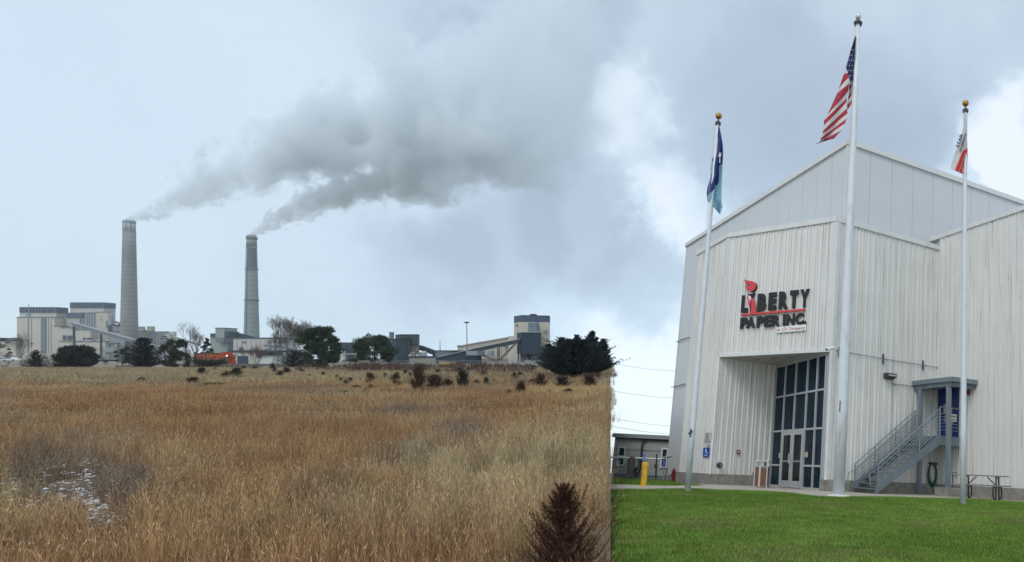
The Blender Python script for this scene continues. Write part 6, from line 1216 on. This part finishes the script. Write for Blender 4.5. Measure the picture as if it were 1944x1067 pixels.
# the big dark juniper group at the right
b = gz(1092, 717); spray_tree(b, H_(b, 650), W_of(b, 108), 30, 'wide dark body of the juniper clump at the right end of the prairie', m_cedar, 900, 15, needle=.30, shape=.42, upturn=.35, zlow=.02)
for k, (u, vt, w, sk, lab) in enumerate(((1058, 655, 36, -1.0, 'leftmost pointed juniper of the dark clump at the right end of the prairie'), (1077, 643, 40, -.6, 'second juniper from the left in the dark clump'), (1097, 638, 40, -.1, 'juniper in the middle of the dark clump'), (1118, 631, 38, .4, 'tallest pointed juniper of the dark clump'), (1137, 646, 30, .5, 'rightmost juniper of the dark clump, nearest the lawn'))):
    b = gz(u, 714 + k % 2); spray_tree(b, H_(b, vt), W_of(b, w * 1.5), 131 + k, lab, m_cedar, 300, 14, needle=.28, shape=1.0, upturn=.45, zlow=.15, skew=sk, lead=5, grp='junipers in the dark clump')
# near red-brown juniper at the bottom
d0 = 6.6; b = Vector((LX(1078, d0), d0, float(field_z(LX(1078, d0), d0)))); spray_tree(b, H_(b, 930), W_of(b, 150), 33, 'young red brown juniper close to the viewer at the bottom of the prairie', m_rust, 300, 28, 'young_juniper', 'shrub', needle=.052, shape=.80, upturn=.85, zlow=.02, wid=.13, skew=-.05, lead=9)

# shrubs scattered in the grass; one shape of each kind, copied
protos = []
for k, (mt, nm) in enumerate(((m_scrub, 0), (m_scrub, 0), (m_dkscrub, 0), (m_scrub2, 0), (m_rust, 0))):
    o = spray_tree(Vector((0, 0, 0)), 1.0, .95, 60 + k, 'x', mt, 150, 8, 'prairie_shrub', 'shrub', needle=.13, shape=.40 + .08 * k, upturn=1.0, trk=False, wid=.15, zlow=0, lead=9); protos.append(o)
used = [False] * 5
def shrub(u, v, hpx, wpx, k, lab, grp='shrubs standing in the dry grass', sink=.04):
    b_ = gz(u, v); s = 1.2 * hpx * b_.y / F; w_ = 1.15 * wpx * b_.y / F; mw = ML @ Matrix.Translation(b_ + Vector((0, 0, -sink))) @ Matrix.Rotation(rnd.uniform(0, 6.28), 4, 'Z') @ Matrix.Diagonal((w_, w_, s, 1))
    o = protos[k]
    if used[k]: o = dup(o, mw)
    else: used[k] = True; o.matrix_world = mw
    o['label'] = lab; o['group'] = grp
for a in ((383, 714, 13, 14, 2, 'dark bushy shrub left of a pair of smaller ones, below the locomotives'), (449, 717, 15, 16, 2, 'dark round shrub below the garage with its tip leaning'), (366, 733, 14, 20, 4, 'nearest pair of reddish shrubs in the left half of the field'), (270, 729, 10, 14, 4, 'small rusty shrub alone in the left part of the field'),
    (402, 737, 9, 44, 2, 'low spreading dark shrub right of the pair of reddish shrubs'), (795, 748, 40, 24, 0, 'tallest dark red shrub in the middle of the row at the field edge'), (826, 745, 26, 28, 0, 'broad dark red shrub right of the tallest one'), (878, 742, 30, 22, 2, 'dark shrub with a pointed top at the end of the row'),
    (851, 742, 18, 20, 4, 'rusty shrub between two taller dark shrubs in the row'), (752, 728, 16, 13, 0, 'upright dark shrub left of the tallest red shrub'), (704, 728, 15, 14, 0, 'small upright shrub midway between the pines and the red row'), (677, 743, 10, 16, 4, 'low rusty shrub in the pale strip of grass'),
    (989, 752, 22, 18, 0, 'reddish shrub with several stems at the pale strip near the junipers'), (1026, 738, 22, 20, 0, 'round reddish shrub left of the large juniper'), (1068, 740, 20, 26, 2, 'dark low shrub in front of the large juniper'), (1120, 738, 22, 24, 0, 'dark red shrub under the smaller juniper'), (967, 754, 12, 14, 3, 'grey twiggy shrub beside the reddish several stemmed one'),
    (923, 735, 15, 10, 2, 'small dark shrub right of the row'), (614, 717, 9, 7, 2, 'tiny dark shrub below the largest pine'), (640, 723, 9, 8, 0, 'tiny reddish shrub right of the largest pine'), (1080, 752, 12, 20, 4, 'rusty low shrub in the pale strip before the junipers')): shrub(*a)
rr_ = random.Random(5)
for i in range(120):
    v = rr_.uniform(702, 752); u = rr_.uniform(380 if v < 722 else 640, 1140); 
    if v > 738 and rr_.random() < .6: continue
    shrub(u, v, rr_.uniform(5, 12), rr_.uniform(6, 14), rr_.choice((0, 1, 2, 3, 3, 4)), 'small twiggy shrub in the rough grass before the power station', 'small shrubs in the rough grass')
# thicket of dark red brush along the foot of the fence: nobody could count its stems
V = []; Rs = np.random.RandomState(8); P0 = []; P1 = []; W = []
for i in range(9000):
    u = Rs.uniform(560, 1040); dens = .35 + .65 * float(smooth2(u, 0, 24, 3)); 
    if u < 640 and Rs.rand() > .35: continue
    if Rs.rand() > dens: continue
    v = 699 + Rs.rand() ** 1.4 * (10 + 5 * (u > 820)); p = gz(u, v); hgt = p.y / F * Rs.uniform(4, 13) * (.6 + .6 * float(smooth2(u, 9, 13, 8))); q = np.array(p); a = Rs.randn(3) * .22; P0.append(q); P1.append(q + (np.array([a[0], a[1], 1.0])) * hgt); W.append(.14 + .1 * Rs.rand())
    for k in range(3): f_ = .3 + .6 * Rs.rand(); m0 = q + (P1[-(k + 1)] - q) * f_; P0.append(m0); P1.append(m0 + np.array([Rs.randn() * .5, Rs.randn() * .3, .6 + .3 * Rs.rand()]) * hgt * .4); W.append(.12)
V, Fc = tri_strip(np.array(P0), np.array(P1), np.array(W), Rs); tag(npmesh('scrub_thicket', V, Fc, M('red_brown_thicket', (.06, .030, .026), .9, col2=(.14, .085, .065), vscale=.25), fr=ML, org=(0, 0, 0)), 'dark red brown brush in a band along the far edge of the prairie', kind='stuff')
# weeds and low growth on the left beyond the field
P0 = []; P1 = []; W = []
for i in range(5000):
    u = Rs.uniform(-10, 620); v = 696 + Rs.rand() * 7; 
    if smooth2(u, v * 3, 30, 13) < .42: continue
    p = gz(u, v); q = np.array(p); hgt = p.y / F * Rs.uniform(1.5, 5.5); P0.append(q); P1.append(q + np.array([Rs.randn() * .3, Rs.randn() * .3, 1]) * hgt); W.append(.22)
V, Fc = tri_strip(np.array(P0), np.array(P1), np.array(W), Rs); tag(npmesh('dark_weeds', V, Fc, m_scrub2, fr=ML, org=(0, 0, 0)), 'low dark weeds along the left far edge of the prairie', kind='stuff')

# ================================================================ SMOKE
def fcurve(nodes, links, src, pts):
    n = nodes.new('ShaderNodeFloatCurve'); c = n.mapping.curves[0]
    while len(c.points) > 2: c.points.remove(c.points[1])
    c.points[0].location = pts[0]; c.points[1].location = pts[-1]
    for p in pts[1:-1]: c.points.new(*p)
    n.mapping.update(); links.new(src, n.inputs['Value']); return n.outputs[0]
def plume(lab, u0, v0, d, path, dens, seed, amp=1.05, tone=1.0):
    """path: (u, v centre, radius px) -> a closed hull whose volume thins by distance from its axis, broken up by noise"""
    o0 = LP(u0, v0, d); q = d / F; L = (path[-1][0] - u0) * q; n_ = len(path)
    mb = MB(); pts = []; rad = []
    X = [((p[0] - u0) * q, (v0 - p[1]) * q, p[2] * q) for p in path]
    for k in range(41):
        x = L * k / 40; i = max(j for j in range(n_ - 1) if X[j][0] <= x + 1e-6); f_ = (x - X[i][0]) / (X[i + 1][0] - X[i][0]); z = X[i][1] + (X[i + 1][1] - X[i][1]) * f_; r_ = X[i][2] + (X[i + 1][2] - X[i][2]) * f_
        pts.append((x, 0, z)); rad.append(r_ * 1.75)
    # rings upright so the hull matches x, |(y, z - zc)| < R
    for (x, y, z), r_ in zip(pts, rad):
        for j in range(20): a = j * math.tau / 20; mb.v.append((o0.x + x, o0.y + r_ * math.cos(a), o0.z + z + r_ * math.sin(a)))
    for i in range(40):
        for j in range(20): mb.f.append((i * 20 + j, i * 20 + (j + 1) % 20, (i + 1) * 20 + (j + 1) % 20, (i + 1) * 20 + j)); mb.m.append(0)
    mb.f += [tuple(range(19, -1, -1)), tuple(40 * 20 + j for j in range(20))]; mb.m += [0, 0]
    m = bpy.data.materials.new('smoke'); m.use_nodes = True; t = m.node_tree; N = t.nodes; K = t.links; N.clear()
    out = N.new('ShaderNodeOutputMaterial'); pv = N.new('ShaderNodeVolumePrincipled'); K.new(pv.outputs[0], out.inputs['Volume']); pv.inputs['Color'].default_value = (.925, .965, .993, 1); pv.inputs['Anisotropy'].default_value = 0.0
    tc_ = N.new('ShaderNodeTexCoord'); sx = N.new('ShaderNodeSeparateXYZ'); K.new(tc_.outputs['Object'], sx.inputs[0])
    def mt(op, a, b=None, c=None, clamp=False):
        n = N.new('ShaderNodeMath'); n.operation = op; n.use_clamp = clamp
        for i, x in enumerate((a, b, c)):
            if x is None: continue
            if isinstance(x, (int, float)): n.inputs[i].default_value = x
            else: K.new(x, n.inputs[i])
        return n.outputs[0]
    Zmax = max(abs(p[1]) for p in X); Rmax = max(p[2] for p in X); tt = mt('DIVIDE', sx.outputs[0], L, clamp=True)
    zc = mt('MULTIPLY', fcurve(N, K, tt, [(p[0] / L, max(0, p[1] / Zmax)) for p in X]), Zmax); Rr = mt('MULTIPLY', fcurve(N, K, tt, [(p[0] / L, p[2] / Rmax) for p in X]), Rmax)
    dz = mt('SUBTRACT', sx.outputs[2], zc); ry = mt('DIVIDE', sx.outputs[1], Rr); rz = mt('DIVIDE', dz, Rr); rr = mt('SQRT', mt('ADD', mt('MULTIPLY', ry, ry), mt('MULTIPLY', rz, rz)))
    # billows grow with the plume: the noise runs on coordinates divided by a softened radius
    cb = N.new('ShaderNodeCombineXYZ'); lx = mt('MULTIPLY', mt('LOGARITHM', mt('ADD', sx.outputs[0], Rmax * .35), 2.718), 7.5); K.new(mt('ADD', lx, seed * 7.3), cb.inputs[0]); K.new(ry, cb.inputs[1]); K.new(rz, cb.inputs[2])
    nz = N.new('ShaderNodeTexNoise'); nz.inputs['Scale'].default_value = 1.5; nz.inputs['Detail'].default_value = 7; nz.inputs['Roughness'].default_value = .60; nz.inputs['Distortion'].default_value = .3; K.new(cb.outputs[0], nz.inputs['Vector'])
    nb = N.new('ShaderNodeTexNoise'); nb.inputs['Scale'].default_value = .62; nb.inputs['Detail'].default_value = 1; K.new(cb.outputs[0], nb.inputs['Vector'])
    body = mt('ADD', mt('SUBTRACT', 1.0, rr), mt('ADD', mt('MULTIPLY', mt('SUBTRACT', nz.outputs['Fac'], .5), amp * 2.3), mt('MULTIPLY', mt('SUBTRACT', nb.outputs['Fac'], .5), amp * 2.6))); body = mt('MULTIPLY', body, 6.5, clamp=True)
    fade = mt('MULTIPLY', fcurve(N, K, tt, [(0, 1), (.3, .85), (.5, .6), (.7, .38), (.88, .18), (1, 0.0)]), 1.0)
    edge = mt('SUBTRACT', 1.0, mt('POWER', mt('DIVIDE', rr, 1.72), 6.0), clamp=True)
    dn = mt('MULTIPLY', mt('MULTIPLY', mt('DIVIDE', body, Rr), fade), dens); dn = mt('MULTIPLY', dn, edge); K.new(dn, pv.inputs['Density'])
    o = mb.build('smoke_plume', m, fr=ML, org=o0); tag(o, lab, 'smoke', kind='stuff'); return o
plume('thick grey plume drifting right from the taller left chimney', 246, 417, 864, [(246, 417, 5), (290, 402, 12), (340, 376, 22), (400, 340, 40), (480, 312, 46), (570, 280, 58), (680, 240, 74), (800, 200, 95), (950, 150, 125), (1158, 90, 165)], 4.6, 1, 1.3)
plume('paler plume drifting right from the right chimney', 479, 444, 864, [(479, 444, 4), (520, 420, 13), (580, 392, 22), (660, 360, 30), (760, 335, 42), (880, 312, 52), (1000, 296, 60), (1158, 276, 70)], 3.4, 4, 1.2)
# thin air between the camera and the station
mb = MB(); mb.box(-2200, 900, -14, 1980, -6, 640); m = bpy.data.materials.new('air_haze'); m.use_nodes = True; N = m.node_tree.nodes; N.clear(); out = N.new('ShaderNodeOutputMaterial'); pv = N.new('ShaderNodeVolumePrincipled'); m.node_tree.links.new(pv.outputs[0], out.inputs['Volume'])
pv.inputs['Color'].default_value = (.92, .96, 1, 1); pv.inputs['Density'].default_value = .00011; pv.inputs['Anisotropy'].default_value = .2
HAZE = True
if HAZE: tag(mb.build('haze', m, org=(0, 0, 0)), kind='stuff')
print('objects', len(bpy.data.objects))
